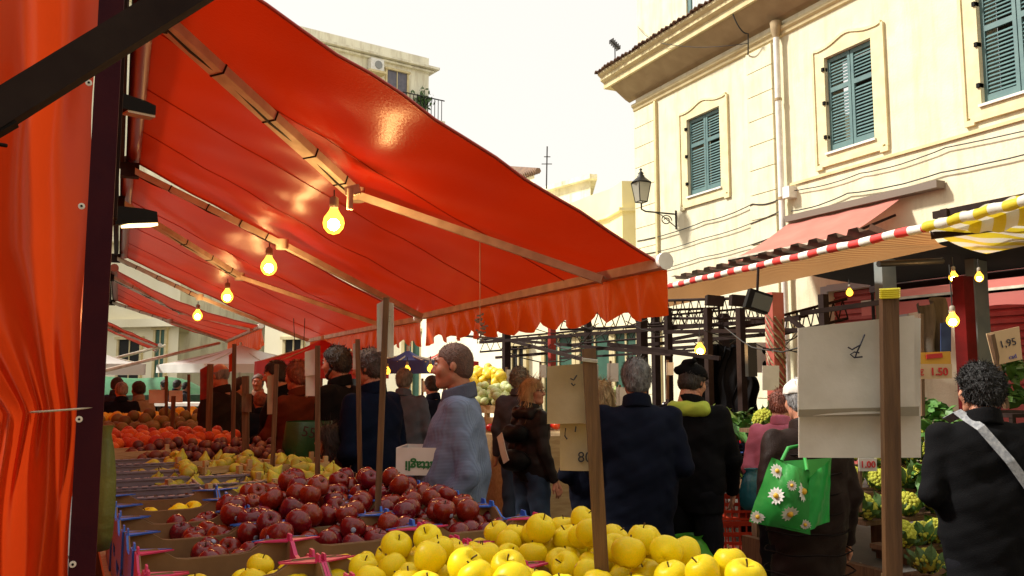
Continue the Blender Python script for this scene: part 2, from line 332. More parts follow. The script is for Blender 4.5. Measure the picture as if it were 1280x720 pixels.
# window surrounds and shutters
slat_m = MB().box((0, 0, 0), (.012, .40, .055), (0, R(38), 0)).mesh('slat', M_teal)
def surround(y0, y1, z0, z1):
    mb = MB(); w = .20
    # curved head
    n = 16; y0s, y1s = y0-.24, y1+.24
    def head(t): return z1+.16+.13*math.exp(-((t-.5)/.2)**2)+(.02 if t < .03 or t > .97 else 0)
    top = [(y0s+(y1s-y0s)*i/n, head(i/n)) for i in range(n+1)]
    for i in range(n):
        (ya, za), (yb, zb) = top[i], top[i+1]
        mb.prism([(ya, z1), (yb, z1), (yb, zb), (ya, za)], FX-.03, FX+.0, 'x')
        mb.prism([(ya, za-.002), (yb, zb-.002), (yb, zb+.05), (ya, za+.05)], FX-.055, FX+.0, 'x')
    mb.mm(FX-.03, FX, y0s, y0, z0-.16, z1); mb.mm(FX-.03, FX, y1, y1s, z0-.16, z1); mb.mm(FX-.03, FX, y0, y1, z0-.16, z0-.045)
    for a, b in ((y0s-.05, y0s), (y1s, y1s+.05)): mb.mm(FX-.055, FX, a, b, z0-.2, z1+.18)
    mb.mm(FX-.052, FX, y0s+.06, y1s-.06, z0-.25, z0-.162); mb.mm(FX-.054, FX, y0s-.045, y0s+.12, z0-.29, z0-.202); mb.mm(FX-.054, FX, y1s-.12, y1s+.045, z0-.29, z0-.202)
    mb.build('window_surround', mat('pale_trim', (.72, .64, .40), (.64, .55, .32), .85, 4, .25, 25), B, True)
    MB().mm(FX-.07, FX+.2, y0-.03, y1+.03, z0-.04, z0).build('sill', M_white, B, True)
for wi, (a, b) in enumerate(wins):
    surround(a, b, 5.68, 7.5); mid = (a+b)/2
    for s0, s1 in ((a, mid-.008), (mid+.008, b)):
        hw = (s1-s0)/2; cy = (s0+s1)/2; x = FX+.08
        mb = MB(); mb.mm(x-.025, x+.025, s0, s0+.06, 5.69, 7.49); mb.mm(x-.025, x+.025, s1-.06, s1, 5.69, 7.49)
        for za, zb in ((5.69, 5.83), (6.83, 6.92), (7.41, 7.49)): mb.mm(x-.024, x+.024, s0+.06, s1-.06, za, zb)
        sh = mb.build('shutter', M_teal, B, True)
        z = 5.87
        while z < 7.40:
            if not 6.80 < z < 6.95:
                o = link(bpy.data.objects.new('slat', slat_m), sh, MW[sh.name].inverted() @ Matrix.Translation((x, cy, z)) @ Matrix.Diagonal((1, (2*hw-.12)/.40, 1, 1)))
            z += .062
    for zz in (5.95, 6.6, 7.25): MB().mm(FX-.06, FX+.05, b+.0, b+.05, zz, zz+.07).build('hinge', M_black, B, True)
# roller shutters, doorway
for (a, b, zt) in ((9.95, 11.5, 3.1), (6.5, 8.75, 2.95)):
    rs = MB().mm(FX+.16, FX+.17, a, b, 0, zt).build('roller_shutter', M_rollred, B, True)
    sm = MB().prism([(.0, 0), (-.035, .02), (-.035, .085), (0, .105)], a, b, 'y').mesh('roller_slat', M_rollred)
    z = 1.2
    while z < zt-.1: link(bpy.data.objects.new('roller_slat', sm), rs, MW[rs.name].inverted() @ Matrix.Translation((FX+.16, 0, z))); z += .112
    mb = MB(); mb.mm(FX-.04, FX, a-.16, a, 0, zt+.1); mb.mm(FX-.04, FX, b, b+.16, 0, zt+.1); mb.mm(FX-.042, FX, a, b, zt, zt+.12)
    mb.build('door_surround', mat('blue_grey_plaster', (.30, .34, .36), (.38, .40, .38), .8, 3, .2), B, True)
# drainpipe (thing lifted away from the wall)
dp = thing('drainpipe', 'white drainpipe beside the rusticated pilaster of the yellow building', 'drainpipe', (FX-.14, 12.47, 0))
MB().tube([(FX-.14, 12.47, 0), (FX-.14, 12.47, 8.5)], .06, 14).build('pipe', M_white, dp, True)
for z in (1.2, 3.6, 5.0, 7.0): MB().tube([(FX-.14, 12.47, z), (FX-.14, 12.47, z+.05)], .072, 14).build('pipe_bracket', M_soffit, dp, True)
MB().lathe([(.061, 8.3), (.1, 8.45), (.12, 8.62), (.10, 8.64)], 14, (FX-.14, 12.47, 0)).build('hopper', M_soffit, dp, True)
MB().mm(FX-.2, FX, 12.2, 12.38, 5.0, 5.22).build('junction_box', M_white, dp, True)
# cables along the wall
def cable(pts, label, r=.012, m=None, sag=.05, n=8, name='cable'):
    out = []
    for (p, q) in zip(pts[:-1], pts[1:]):
        p, q = Vector(p), Vector(q)
        for i in range(n): t = i/n; v = p.lerp(q, t); v.z -= sag*4*t*(1-t)+random.uniform(-.004, .004); out.append(v)
    out.append(Vector(pts[-1]))
    o = MB().tube(out, r, 5).build(name, m or M_cable); tag(o, label, 'cable'); return o
xw = FX-.06
tag(MB().mm(FX-.04, FX, -4, 12.36, 5.26, 5.31).build('cable_duct', M_trim), 'thin ledge of cable duct running along the wall from the drainpipe under two windows', 'duct')
cable([(xw, 12.3, 5.15), (xw, 10.6, 5.12), (xw, 8.9, 5.16), (xw, 6, 5.1), (xw, 3, 5.12)], 'dark sagging cable just under the ledge on the yellow wall', .01)
cable([(xw, 12.3, 4.75), (xw, 10.9, 4.82), (xw, 9.0, 4.78), (xw, 6, 4.8)], 'lower sagging cable above the faded pink awning on the yellow wall', .012)
cable([(xw, 17.7, 4.95), (xw, 15.0, 5.0), (xw, 13.4, 5.1), (xw, 12.6, 5.05)], 'cable between the building corner and the drainpipe, just below the leftmost window', .012)
cable([(xw, 17.7, 4.6), (xw, 15.2, 4.62), (xw, 12.6, 4.8)], 'second cable down below the leftmost window, left of the drainpipe', .01)
cable([(xw, 17.7, 4.15), (xw, 15.2, 4.2), (xw, 12.6, 4.35)], 'lowest wall cable left of the drainpipe', .01)
cable([(xw, 13.4, 8.3), (FX-.3, 13.1, 8.6), (FX-.6, 13.2, 9.0)], 'dark cable looping from the string course to the eaves above the pilaster', .015, sag=.12)
cable([(13.95, 20.8, 12.2), (FX-.75, 15.5, 9.2), (xw, 13.2, 8.5)], 'thin cable hanging from the set-back storey across the eaves', .008, sag=.1)
# street lantern on scroll bracket
lt = thing('street_lantern', 'black wall lantern on a scrolled iron bracket at the corner of the yellow building', 'street lamp', (FX, 16.1, 5.3))
lx, ly, lz = 10.95, 16.3, 5.62
brk = MB().tube([(FX, 16.1, 5.36), (lx+.1, ly-.02, 5.40), (lx, ly, 5.45), (lx, ly, 5.6)], .02, 6)
sc = [(FX-.28+.16*math.cos(a)*(1-a/14), 16.12, 5.2+.13*math.sin(a)*(1-a/14)) for a in [i*.4 for i in range(24)]]
brk.tube(sc, .013, 5); brk.tube([(FX-.02, 16.1, 5.0), (FX-.02, 16.1, 5.45)], .02, 6); brk.tube([(FX-.02, 16.1, 5.05), (FX-.4, 16.14, 5.32), (lx+.3, 16.2, 5.38)], .012, 5)
brk.build('bracket', M_iron, lt, True)
fr = MB(); hb, ht = .10, .165
cb = [(lx+a*hb, ly+b*hb, lz) for a, b in ((-1, -1), (1, -1), (1, 1), (-1, 1))]; ct = [(lx+a*ht, ly+b*ht, lz+.46) for a, b in ((-1, -1), (1, -1), (1, 1), (-1, 1))]
for i in range(4): fr.tube([cb[i], ct[i]], .013, 5); fr.tube([cb[i], cb[(i+1) % 4]], .013, 5); fr.tube([ct[i], ct[(i+1) % 4]], .018, 5)
fr.build('lantern_frame', M_iron, lt, True)
for i in range(4):
    j = (i+1) % 4; MB().add([cb[i], cb[j], ct[j], ct[i]], [(0, 1, 2, 3)]).build('pane', M_lglass, lt, True, fix=False)
MB().lathe([(.24, .0), (.09, .13), (.09, .155), (.055, .19), (.07, .22), (.035, .26), (.015, .28), (.042, .31), (.001, .35)], 8, (lx, ly, lz+.465)).build('lantern_cap', M_iron, lt, True)
# small antenna at eaves
an = MB(); an.tube([(11.1, 17.6, 9.4), (11.1, 17.6, 10.0)], .015, 5); an.bar((10.85, 17.4, 9.95), (11.35, 17.8, 9.95), .02, .02)
for t in (-.2, -.1, 0, .1, .2): an.bar((11.1+t, 17.6+t*.8-.1, 9.95), (11.1+t, 17.6+t*.8+.1, 9.96), .015, .1)
tag(an.build('roof_antenna', M_iron), 'small dark antenna standing on the corner of the tiled eaves', 'antenna')

# ------------------------------------------------------------------ far buildings
def block(name, label, pts, z0, z1, m, windows=(), cornice=None, para=None, cat='building'):
    """pts: plan polygon (list of xy); extruded prism, facades may carry windows ((edge, t0, t1, z0, z1, kind))"""
    c = sum((Vector((p[0], p[1], 0)) for p in pts), Vector())/len(pts)
    t = thing(name, label, cat, (c.x, c.y, 0))
    MB().prism([(p[0], p[1]) for p in pts], z0, z1, 'z').build('wall', m, t, True)
    if cornice:
        mb = MB(); n = len(pts)
        for i in range(n):
            a, b = Vector((*pts[i], 0)), Vector((*pts[(i+1) % n], 0)); d = (b-a).normalized(); nn = Vector((d.y, -d.x, 0))
            if (((a+b)/2-c).dot(nn)) < 0: nn = -nn
            for (zz, hh, oo) in cornice:
                mb.bar(a+nn*oo/2+Vector((0, 0, zz))-d*oo*.98, b+nn*oo/2+Vector((0, 0, zz))+d*oo*.98, oo, hh*(1+.002*i))
        mb.build('cornice', m if not para else para, t, True)
    for (e, t0, t1, za, zb, kind) in windows:
        a, b = Vector((*pts[e], 0)), Vector((*pts[(e+1) % len(pts)], 0)); d = (b-a).normalized(); nn = Vector((d.y, -d.x, 0))
        if (((a+b)/2-c).dot(nn)) < 0: nn = -nn
        p, q = a.lerp(b, t0), a.lerp(b, t1); w = (q-p).length; mid = (p+q)/2
        fm = {'dark': M_room, 'green': M_greendoor, 'shut': mat('grey_violet_shutter', (.10, .10, .13), (.14, .13, .16), .6, 5), 'light': mat('pale_pane', (.45, .48, .45), None, .3)}[kind]
        wd = MB().bar(p+nn*.02+Vector((0, 0, (za+zb)/2)), q+nn*.02+Vector((0, 0, (za+zb)/2)), .06, zb-za).build('window', fm, t, True)
        mb = MB()
        fw = .12
        for s in (p-d*fw/2, q+d*fw/2): mb.bar(s+nn*.05+Vector((0, 0, za)), s+nn*.05+Vector((0, 0, zb)), fw, .12, up=d)
        mb.bar(p-d*fw*1.5+nn*.08+Vector((0, 0, zb+fw/2)), q+d*fw*1.5+nn*.08+Vector((0, 0, zb+fw/2)), .22, fw)
        mb.build('frame', M_trim, wd, True)
        MB().bar(mid+nn*.06+Vector((0, 0, za)), mid+nn*.06+Vector((0, 0, zb)), .05, .05, up=d).build('mullion', M_trim, wd, True)
    return t
tl = P(370, 30, d=45); tr = P(536, 72, d=45)
dd = (Vector((tr.x, tr.y, 0))-Vector((P(536, 0, d=45).x, 0, 0)))
# tall distant block: its near face runs nearer towards the left of the picture
pA = P(536, 90, d=50); axd = Vector((.983, .184)); pB = Vector((pA.x-axd.x*22, pA.y-axd.y*22, 0)); nrm = Vector((-axd.y, axd.x))
ztop = P(536, 70, d=50).z-.75
tb = block('distant_apartment_block', 'tall weathered cream block with a parapet and air conditioner beyond the big orange awning', [(pB.x, pB.y), (pA.x, pA.y), (pA.x+nrm.x*9, pA.y+nrm.y*9), (pB.x+nrm.x*9, pB.y+nrm.y*9)], 0, ztop-.06, M_weath,
      [(0, .87, .93, ztop-2.6, ztop-.75, 'shut'), (0, .45, .51, ztop-2.6, ztop-.75, 'shut'), (0, .87, .93, ztop-6, ztop-4, 'shut')], [(ztop-.12, .14, .5), (ztop-.30, .12, .25)])
w2 = Vector((axd.x, axd.y, 0)); n2 = -Vector((nrm.x, nrm.y, 0))
MB().prism([(pB.x, pB.y), (pA.x, pA.y), (pA.x+nrm.x*.3, pA.y+nrm.y*.3), (pB.x+nrm.x*.3, pB.y+nrm.y*.3)], ztop-.05, ztop+.6, 'z').build('parapet', M_weath, tb, True)
L2 = (Vector((pA.x, pA.y, 0))-Vector((pB.x, pB.y, 0))).length
def onb(t, z, o): v = Vector((pB.x, pB.y, 0))+w2*t*L2+n2*o; v.z = z; return v
ac = thing('air_conditioner', 'white air conditioner unit on the tall cream block left of its dark window', 'air conditioner', onb(.82, ztop-1.2, .2))
MB().bar(onb(.812, ztop-.78, .28), onb(.85, ztop-.78, .28), .45, .72).build('casing', M_white, ac, True)
MB().tube([onb(.834, ztop-.78, .50), onb(.834, ztop-.78, .54)], .24, 16).build('fan_grille', mat('grey_grille', (.25, .26, .25)), ac, True)
MB().bar(onb(.805, ztop-1.2, .3), onb(.857, ztop-1.2, .3), .6, .12).build('shelf', M_trim, ac, True)
# balcony plants
pl = thing('balcony_plants', 'dark plants on the railed balcony at the right corner of the tall cream block', 'plant', onb(.97, ztop-3, .4))
mb = MB()
for i in range(240):
    c = onb(.968+random.gauss(0, .012), ztop-2.2+random.gauss(0, .25)-abs(random.gauss(0, .2)), .5+random.gauss(0, .2)); e = Euler([random.uniform(0, 6) for _ in range(3)]).to_matrix()
    mb.add([c+e @ Vector(v) for v in ((-.16, 0, 0), (0, -.06, 0), (.16, 0, 0), (0, .06, 0))], [(0, 1, 2, 3)])
mb.build('foliage', M_leaf, pl, True, fix=False)
rl = MB()
for i in range(12): a = onb(.90+.011*i, ztop-3.5, .8); rl.tube([a, a+Vector((0, 0, 1.3))], .025, 4)
rl.tube([onb(.9, ztop-2.2, .8), onb(1.03, ztop-2.2, .8)], .04, 4); rl.mm(0, 0.001, 0, .001, 0, .001) if False else None
rl.build('railing', M_iron, pl, True)
MB().bar(onb(.89, ztop-3.6, .4), onb(1.03, ztop-3.6, .4), 1.0, .2).build('balcony_slab', M_weath, tb, True)

# middle distance roofs
a, b, c = P(640, 205, d=36), P(738, 232, d=32), P(700, 200, d=45)
block('weathered_low_building', 'low weathered building with a stained parapet seen over the awning slope', [(a.x, a.y), (b.x, b.y), (c.x+4, c.y+6), (c.x-4, c.y+4)], 0, b.z+.35, M_weath, [], [(b.z+.3, .18, .25)])
a2, b2 = P(600, 190, d=44), P(668, 212, d=40)
tr_ = block('tiled_low_building', 'cream building with a tiled roof edge at the awning slope in the middle distance', [(a2.x, a2.y), (b2.x, b2.y), (b2.x+2, b2.y+9), (a2.x-2, a2.y+9)], 0, b2.z-.2, M_palewall)
mb = MB()
for i in range(30):
    p = a2.lerp(b2, i/29); mb.tube([Vector((p.x, p.y-.4, b2.z-.15)), Vector((p.x+.3, p.y+4, b2.z+1.0))], .16, 6)
mb.build('roof', M_tile, tr_, True)
ya, yb, yc, yd = P(738, 227, d=29), P(762, 240, d=28), P(770, 226, d=26), P(800, 228, d=25.5)
yt = block('yellow_corner_building', 'plain pale yellow building with a rounded parapet just left of the street lantern', [(ya.x, ya.y), (yb.x, yb.y), (yc.x+.6, yc.y+.6), (yd.x+5, yd.y-.5), (yd.x+5, yd.y+9), (ya.x, ya.y+9)], 0, yb.z+.1, M_yell, [(2, .14, .2, 4.5, 7, 'dark')], [(yb.z-.85, .1, .14)])
ant = MB().tube([P(683, 236, d=33), P(684, 183, d=33)], .03, 4); ant.bar(P(677, 205, d=33), P(690, 205, d=33), .03, .03); ant.bar(P(680, 196, d=33), P(688, 196, d=33), .03, .03)
tag(ant.build('roof_antenna', M_iron), 'thin television mast on the low weathered roof', 'antenna')
# buildings closing the street, seen under the awnings
block('street_end_building', 'bright cream building closing the street beneath the far awnings', [tuple(P(330, 450, d=34)[:2]), tuple(P(640, 450, d=30)[:2]), tuple(P(640, 450, d=40)[:2]), tuple(P(330, 450, d=44)[:2])], 0, 6.6, M_palewall,
      [(0, .60, .66, .2, 3.2, 'green'), (0, .70, .80, .8, 3.0, 'light'), (0, .83, .90, .2, 2.9, 'dark'), (0, .35, .42, .4, 3, 'dark'), (0, .10, .17, .4, 3, 'dark')], [(4.4, .18, .25)])
block('left_far_building', 'yellow building with green shuttered door at the far left end of the market', [tuple(P(40, 450, d=40)[:2]), tuple(P(222, 450, d=37)[:2]), tuple(P(222, 450, d=50)[:2]), tuple(P(40, 450, d=50)[:2])], 0, 8.0, M_palewall,
      [(0, .86, .92, 0, 3.6, 'green'), (0, .62, .76, 0, 3.2, 'dark'), (0, .30, .42, 0, 3.2, 'dark')], [(3.9, .35, .5), (7.8, .3, .5)])
block('bright_plain_building', 'sunlit plain cream building between the far left building and the white umbrella', [tuple(P(218, 450, d=44)[:2]), tuple(P(345, 450, d=46)[:2]), tuple(P(345, 450, d=55)[:2]), tuple(P(218, 450, d=55)[:2])], 0, 9.5, M_yell, [(0, .5, .56, .2, 3, 'dark')], [(5.4, .2, .3)])
ga, gb = P(640, 450, d=24), P(800, 450, d=21)
block('green_shop_building', 'pale building with dark green shop shutters behind the steel market frame', [tuple(ga[:2]), tuple(gb[:2]), (gb.x+4, gb.y+7), (ga.x, ga.y+8)], 0, 4.6, M_palewall,
      [(0, .30, .52, .3, 2.6, 'green'), (0, .58, .80, .3, 2.7, 'green'), (0, .84, .99, .3, 2.65, 'green'), (0, .02, .12, .3, 2.4, 'dark')], [(4.4, .2, .3)])
# the rest of the square: houses behind the stalls at the left and behind the photographer
block('house_behind_stalls', 'cream house standing behind the left stall row, outside the picture', [(-11, -12), (-11, 14), (-19, 14), (-19, -12)], 0, 8.5, M_weath, [(0, .2, .25, 1, 3, 'shut'), (0, .5, .55, 1, 3, 'shut'), (0, .75, .8, 1, 3, 'shut')], [(8.3, .25, .4)])
block('house_behind_camera', 'ochre house closing the square behind the photographer', [(-7, -13), (12, -11), (12, -20), (-7, -20)], 0, 12, M_trim, [(0, .2, .27, 1, 3, 'shut'), (0, .5, .57, 1, 3, 'shut'), (0, .75, .82, 5, 7, 'shut')], [(11.8, .25, .4)])
# ------------------------------------------------------------------ left row: orange retractable awnings
def awning(label, Yn, Yf, top, bot, bar_n, bar_f, arms, seed=0, arches=None, sag=.022, group='orange awnings of the left stall row', valance=True, tie=True, vd=.32):
    """top: (X, Z) of the roller; bar_n / bar_f: (X, Y, Z) of the near and far ends of the front bar"""
    t = thing('retractable_awning', label, 'awning', (top[0], Yn, 0), 0, group)
    bn, bf = Vector(bar_n), Vector(bar_f); tn, tf = Vector((top[0], Yn, top[1])), Vector((top[0], Yf, top[1]))
    rr = random.Random(seed); ph = [rr.uniform(0, 6) for _ in range(6)]
    def f(u, v):     # u along the street, v down the slope
        p = tn.lerp(tf, u).lerp(bn.lerp(bf, u), v)
        p.z -= sag*math.sin(PI*v)*(1+.3*math.sin(3*u+ph[0]))+.012*math.sin(9*u+ph[1]+2*v)*math.sin(PI*v)
        p.z += (.008*math.sin(31*v+5*u+ph[3])+.006*math.sin(23*u-17*v+ph[4])+.005*math.sin(47*u+29*v+ph[5]))*math.sin(PI*v); e = min(u, 1-u); p.z += .01*math.exp(-e*25)*math.sin(PI*v)
        return p
    MB().grid(f, 70, 48).build('canvas', M_canvas, t, True, fix=False)
    hm = MB()
    for u in (0, 1):
        hm.tube([f(u, i/16)-Vector((0, 0, .006)) for i in range(17)], .011, 5)
        hm.build('hem', mat('dark_red_hem', (.30, .02, .008), None, .5), t, True); hm = MB()
    for u in (.25, .5, .75): MB().tube([f(u, i/16)-Vector((0, 0, .004)) for i in range(17)], .0035, 4).build('seam', mat('dark_red_hem', (.3, .02, .008)), t, True)
    dn = (bf-bn).normalized()
    MB().bar(bn-dn*.05, bf+dn*.03, .075, .085).build('front_bar', M_arm, t, True)
    MB().tube([bn-dn*.075, bn-dn*.045], .055, 12).build('end_cap', M_white, t, True)
    MB().tube([tn-Vector((0, .05, -.02)), tf+Vector((0, .05, .02))], .075, 12).build('roller', mat('roller_canvas', (.22, .03, .01), None, .35), t, True)
    MB().bar(tn+Vector((-.12, -.05, .02)), tf+Vector((-.12, .05, .02)), .06, .22).build('mount_rail', M_dark, t, True)
    if valance:
        nseg = max(60, int((bf-bn).length*26)); L = (bf-bn).length
        ar = arches or [.25+.42*i for i in range(int(L/.42))]
        def g(u, v):
            p = bn.lerp(bf, u); s = u*L
            d = vd+.015*math.sin(7*s+ph[2])
            for a in ar: d -= .085*math.exp(-((s-a)/.10)**2)
            amp = (.040*v+.012)*(.7+.3*math.sin(1.7*s+ph[5]))
            p += Vector((.045, 0, -.02))+Vector((amp*(math.sin(13*s+ph[3]+.8*math.sin(3*s))+.6*math.sin(29*s+ph[4]+2*v)), 0, -d*v))
            return p
        MB().grid(g, nseg, 10).build('valance', M_valance, t, True, fix=False)
    for (m, e, b) in arms:
        m, e, b = Vector(m), Vector(e), Vector(b)
        ua = MB().bar(m, e, .11, .06).build('upper_arm', M_arm, t, True)
        MB().bar(e, b, .09, .055).build('lower_arm', M_arm, t, True)
        MB().tube([e-Vector((0, 0, .05)), e+Vector((0, 0, .05))], .065, 10).build('elbow_joint', M_arm, t, True)
        MB().bar(m-Vector((.12, 0, 0)), m+Vector((.05, 0, 0)), .12, .14).build('arm_bracket', M_dark, t, True)
        d = (e-m).normalized()
        for k in (.25, .5, .72, .9):
            q = m.lerp(e, k); MB().bar(q-d*.006, q+d*.006, .116, .068).build('cable_tie', M_black, ua, True)
        if tie: MB().tube([m.lerp(e, i/8)+Vector((0, 0, -.03-.012*math.sin(i*2))) for i in range(9)], .008, 5).build('lamp_cable', M_cable, ua, True)
    return t
Y1n, Y1f = 4.28, 9.18
arch1 = [s-4.28 for s in (4.79, 5.18, 5.69, 6.08, 6.52, 6.96, 7.40, 7.76, 8.3, 8.73)]
awning('large orange awning nearest the camera, sloping down to the scalloped valance', Y1n, Y1f, (.05, 3.73), None, (3.0, 4.28, 2.25), (3.15, 9.2, 2.25),
       [((.12, 5.0, 3.58), (1.53, 6.0, 2.88), (2.95, 4.87, 2.20)), ((.05, 9.0, 3.58), (1.45, 8.62, 2.88), (2.98, 8.75, 2.20))], 1, arch1)
awning('middle orange awning, second from the camera, tight behind the nearest one', 9.19, 16.2, (.0, 3.67), None, (3.12, 9.32, 2.22), (3.25, 16.2, 2.24),
       [((-.07, 10.6, 3.55), (1.42, 11.7, 2.88), (3.0, 10.3, 2.19)), ((-.1, 15.7, 3.55), (1.19, 15.05, 2.88), (3.05, 15.2, 2.19))], 2, vd=.30)
awning('third orange awning, less extended, with a ragged light orange valance', 16.9, 23.6, (-.15, 3.5), None, (2.46, 16.8, 2.52), (2.62, 24.0, 2.50),
       [((-.2, 17.4, 3.4), (1.15, 19.0, 2.9), (2.4, 17.6, 2.48)), ((-.2, 23.4, 3.4), (1.1, 22.3, 2.9), (2.5, 23.0, 2.47))], 3, vd=.42, sag=.12)
awning('small far orange awning ending in a point beside the dark red post', 24.6, 31, (-.9, 3.3), None, (1.0, 25.0, 2.4), (1.1, 31, 2.4), [((-.9, 25.2, 3.2), (.0, 26.5, 2.8), (.95, 25.3, 2.36))], 4, valance=False)
awning('unseen orange awning added behind the photographer to cut the fill light', -7, -1.0, (.05, 3.73), None, (3.0, -7, 2.25), (3.05, -1.0, 2.25), [((.12, -6.5, 3.58), (1.5, -5.6, 2.88), (2.95, -6.5, 2.2)), ((.12, -1.5, 3.58), (1.5, -2.4, 2.88), (2.95, -1.5, 2.2))], 5)  # out of view, added to hold back skylight from behind the camera
def rod(p, q, r, label, m=M_arm, name='support_rod', cat='rod'):
    return tag(MB().tube([p, q], r, 8).build(name, m), label, cat)
rod(P(128, 464, d=15), P(274, 429, d=21), .035, 'long pale rod running from behind the dark red post to the third awning')
rod(P(128, 452, d=20), P(206, 432, d=24), .04, 'short pale rod reaching the tip of the far orange awning')
# bulbs hanging from the arms
def bulb(loc, label, r=.055, group='bare bulbs hanging under the orange awnings', energy=6, cord=.06, glow=True):
    loc = Vector(loc); t = thing('light_bulb', label, 'light bulb', loc, 0, group)
    k = r/.055
    MB().lathe([(.001, -.06*k), (.03*k, -.05*k), (.05*k, -.025*k), (.056*k, .0), (.05*k, .028*k), (.034*k, .05*k), (.022*k, .07*k), (.02*k, .08*k)], 16).build('glass', M_bulb, t)
    MB().lathe([(.021*k, .078*k), (.024*k, .085*k), (.024*k, .13*k), (.012*k, .14*k), (.001, .141*k)], 12).build('socket', mat('pale_socket', (.3, .26, .2)), t)
    MB().tube([(0, 0, .13*k), (0, .004, .13*k+cord)], .005, 5).build('cord', M_cable, t)
    if glow:
        l = bpy.data.lights.new('bulb_light', 'POINT'); l.energy = energy*1.5; l.color = (1, .55, .2); l.shadow_soft_size = r*.55
        o = bpy.data.objects.new('bulb_light', l); link(o, t, Matrix.Translation((0, 0, -.01)))
        o.visible_camera = True
    return t
bulb(P(417, 279, d=5.6), 'largest lit bulb, hanging from the elbow of the nearest awning arm', .072, energy=22)
bulb(P(336, 334, d=8.2), 'second lit bulb from the camera, under the far arm of the nearest awning', .078, energy=18)
bulb(P(284, 371, d=10.6), 'third lit bulb from the camera, under the middle awning', .072, energy=16)
bulb(P(247, 395, d=13.8), 'fourth and smallest lit bulb in the row under the middle awning', .075, energy=16)
lampc = MB().bar(P(432, 240, d=5.62), P(450, 236, d=5.62), .05, .06); lampc.tube([P(437, 262, d=5.6), P(438, 236, d=5.6)], .022, 8)
tag(lampc.build('lamp_holder', M_arm), 'pale lamp holder clamped to the elbow above the largest bulb', 'lamp holder')
# hook, wire and tangled scale hanging from the awning 1 front
hk = thing('hanging_wire', 'thin wire with a crumpled strip of paper hanging in front of the scalloped valance', 'wire', P(600, 300, d=5.9))
MB().tube([P(600, 296, d=5.9), P(600, 398, d=5.9)], .003, 4).build('wire', M_arm, hk, True)
mb = MB(); q = P(604, 392, d=5.9)
for i in range(26):
    a = q+Vector((random.gauss(0, .012)-i*.0012, random.gauss(0, .01), -i*.008)); mb.bar(a, a+Vector((random.uniform(-.05, .05), random.uniform(-.02, .02), random.uniform(-.02, .02))), .004, .012)
mb.build('crumpled_paper', mat('dull_foil', (.35, .3, .25), (.1, .09, .08), .5, 60), hk, True)
hk = thing('hanging_scale_hook', 'dark hook on two thin wires hanging below the third awning', 'hook', P(375, 430, d=13))
mb = MB(); mb.tube([P(367, 398, d=13), P(369, 446, d=13)], .006, 4); mb.tube([P(381, 398, d=13), P(379, 446, d=13)], .006, 4); mb.build('wires', M_cable, hk, True)
MB().tube([P(355, 447, d=13), P(362, 452, d=13), P(372, 450, d=13), P(385, 456, d=13), P(392, 452, d=13)], .035, 6).build('hook', M_dark, hk, True)
rod(P(362, 452, d=13.2), P(440, 462, d=15), .012, 'thin line running right from the dark hook', M_cable, 'cord', 'cord')

# ------------------------------------------------------------------ foreground post, brace, curtain
px, py = -.048, 1.93
post = thing('steel_post', 'dark maroon square steel post at the left edge of the front stall', 'post', (px, py, 0))
MB().mm(px-.024, px+.024, py-.024, py+.024, 0, 4.2).build('shaft', M_maroon, post, True)
MB().mm(px-.06, px+.06, py-.06, py+.06, 0, .012).build('base_plate', M_dark, post, True)
tag(MB().mm(px+.012, px+.03, py+.10, py+.15, 1.9, 3.9).build('second_post', M_dark), 'black slim upright close behind the maroon post', 'post')
def bracket(y, d, lit, label):
    a = P(138, y+4, d=d); b = P(188 if not lit else 196, y+1, d=d+.25)
    t = thing('arm_bracket' if not lit else 'strip_lamp', label, 'bracket' if not lit else 'lamp', a)
    MB().prism([(0, -.035), (0, .05), (.14, .035), (.2, .02), (.2, -.028), (.1, -.03)], -.04, .04, 'y').build('housing', M_black, t)
    MB().prism([(.06, -.045), (.06, -.033), (.2, -.031), (.2, -.043)], -.035, .035, 'y').build('lit_face' if lit else 'underside', M_tube if lit else M_arm, t)
    return t
bt = bracket(124, 2.6, False, 'black awning bracket high on the dark upright'); bl = bracket(268, 2.9, True, 'black lamp with a lit yellow face on the dark upright')
bt.matrix_basis = Matrix.Translation(P(142, 128, d=2.6)) @ Matrix.Rotation(R(20), 4, 'Z') @ Matrix.Scale(.62, 4)
bl.matrix_basis = Matrix.Translation(P(138, 272, d=2.9)) @ Matrix.Rotation(R(25), 4, 'Z') @ Matrix.Rotation(R(-9), 4, 'Y') @ Matrix.Scale(.78, 4)
a, b = P(-6, 142, Y=1.42), P(236, -8, Y=1.42); d = (b-a)
br = thing('diagonal_brace', 'dark steel brace crossing the top left corner in front of the orange curtain', 'brace', a-d*1.2)
MB().bar(a-d*1.2, b+d*1.3, .05, .034, up=(0, 1, 0)).build('brace_tube', M_dark, br, True)
MB().bar(a-d*.02-Vector((0, 0, .03)), a+d*.10-Vector((0, 0, .032)), .03, .012).build('brace_plate', M_black, br, True)
e = b+d*1.3; tag(MB().bar(Vector((e.x, -.5, e.z)), Vector((e.x, 1.5, e.z)), .06, .08).build('overhead_beam', M_dark), 'dark overhead beam above the frame carrying the diagonal brace', 'beam')
e = a-d*1.2; tag(MB().mm(e.x-.03, e.x+.03, 1.39, 1.45, 0, e.z+.1).build('side_post', M_dark), 'dark post just outside the left edge carrying the brace', 'post')
rod(P(-4, 180, d=1.6), P(8, 182, d=1.62), .004, 'small black hook end at the left edge of the orange curtain', M_black, 'hook_end', 'hook')
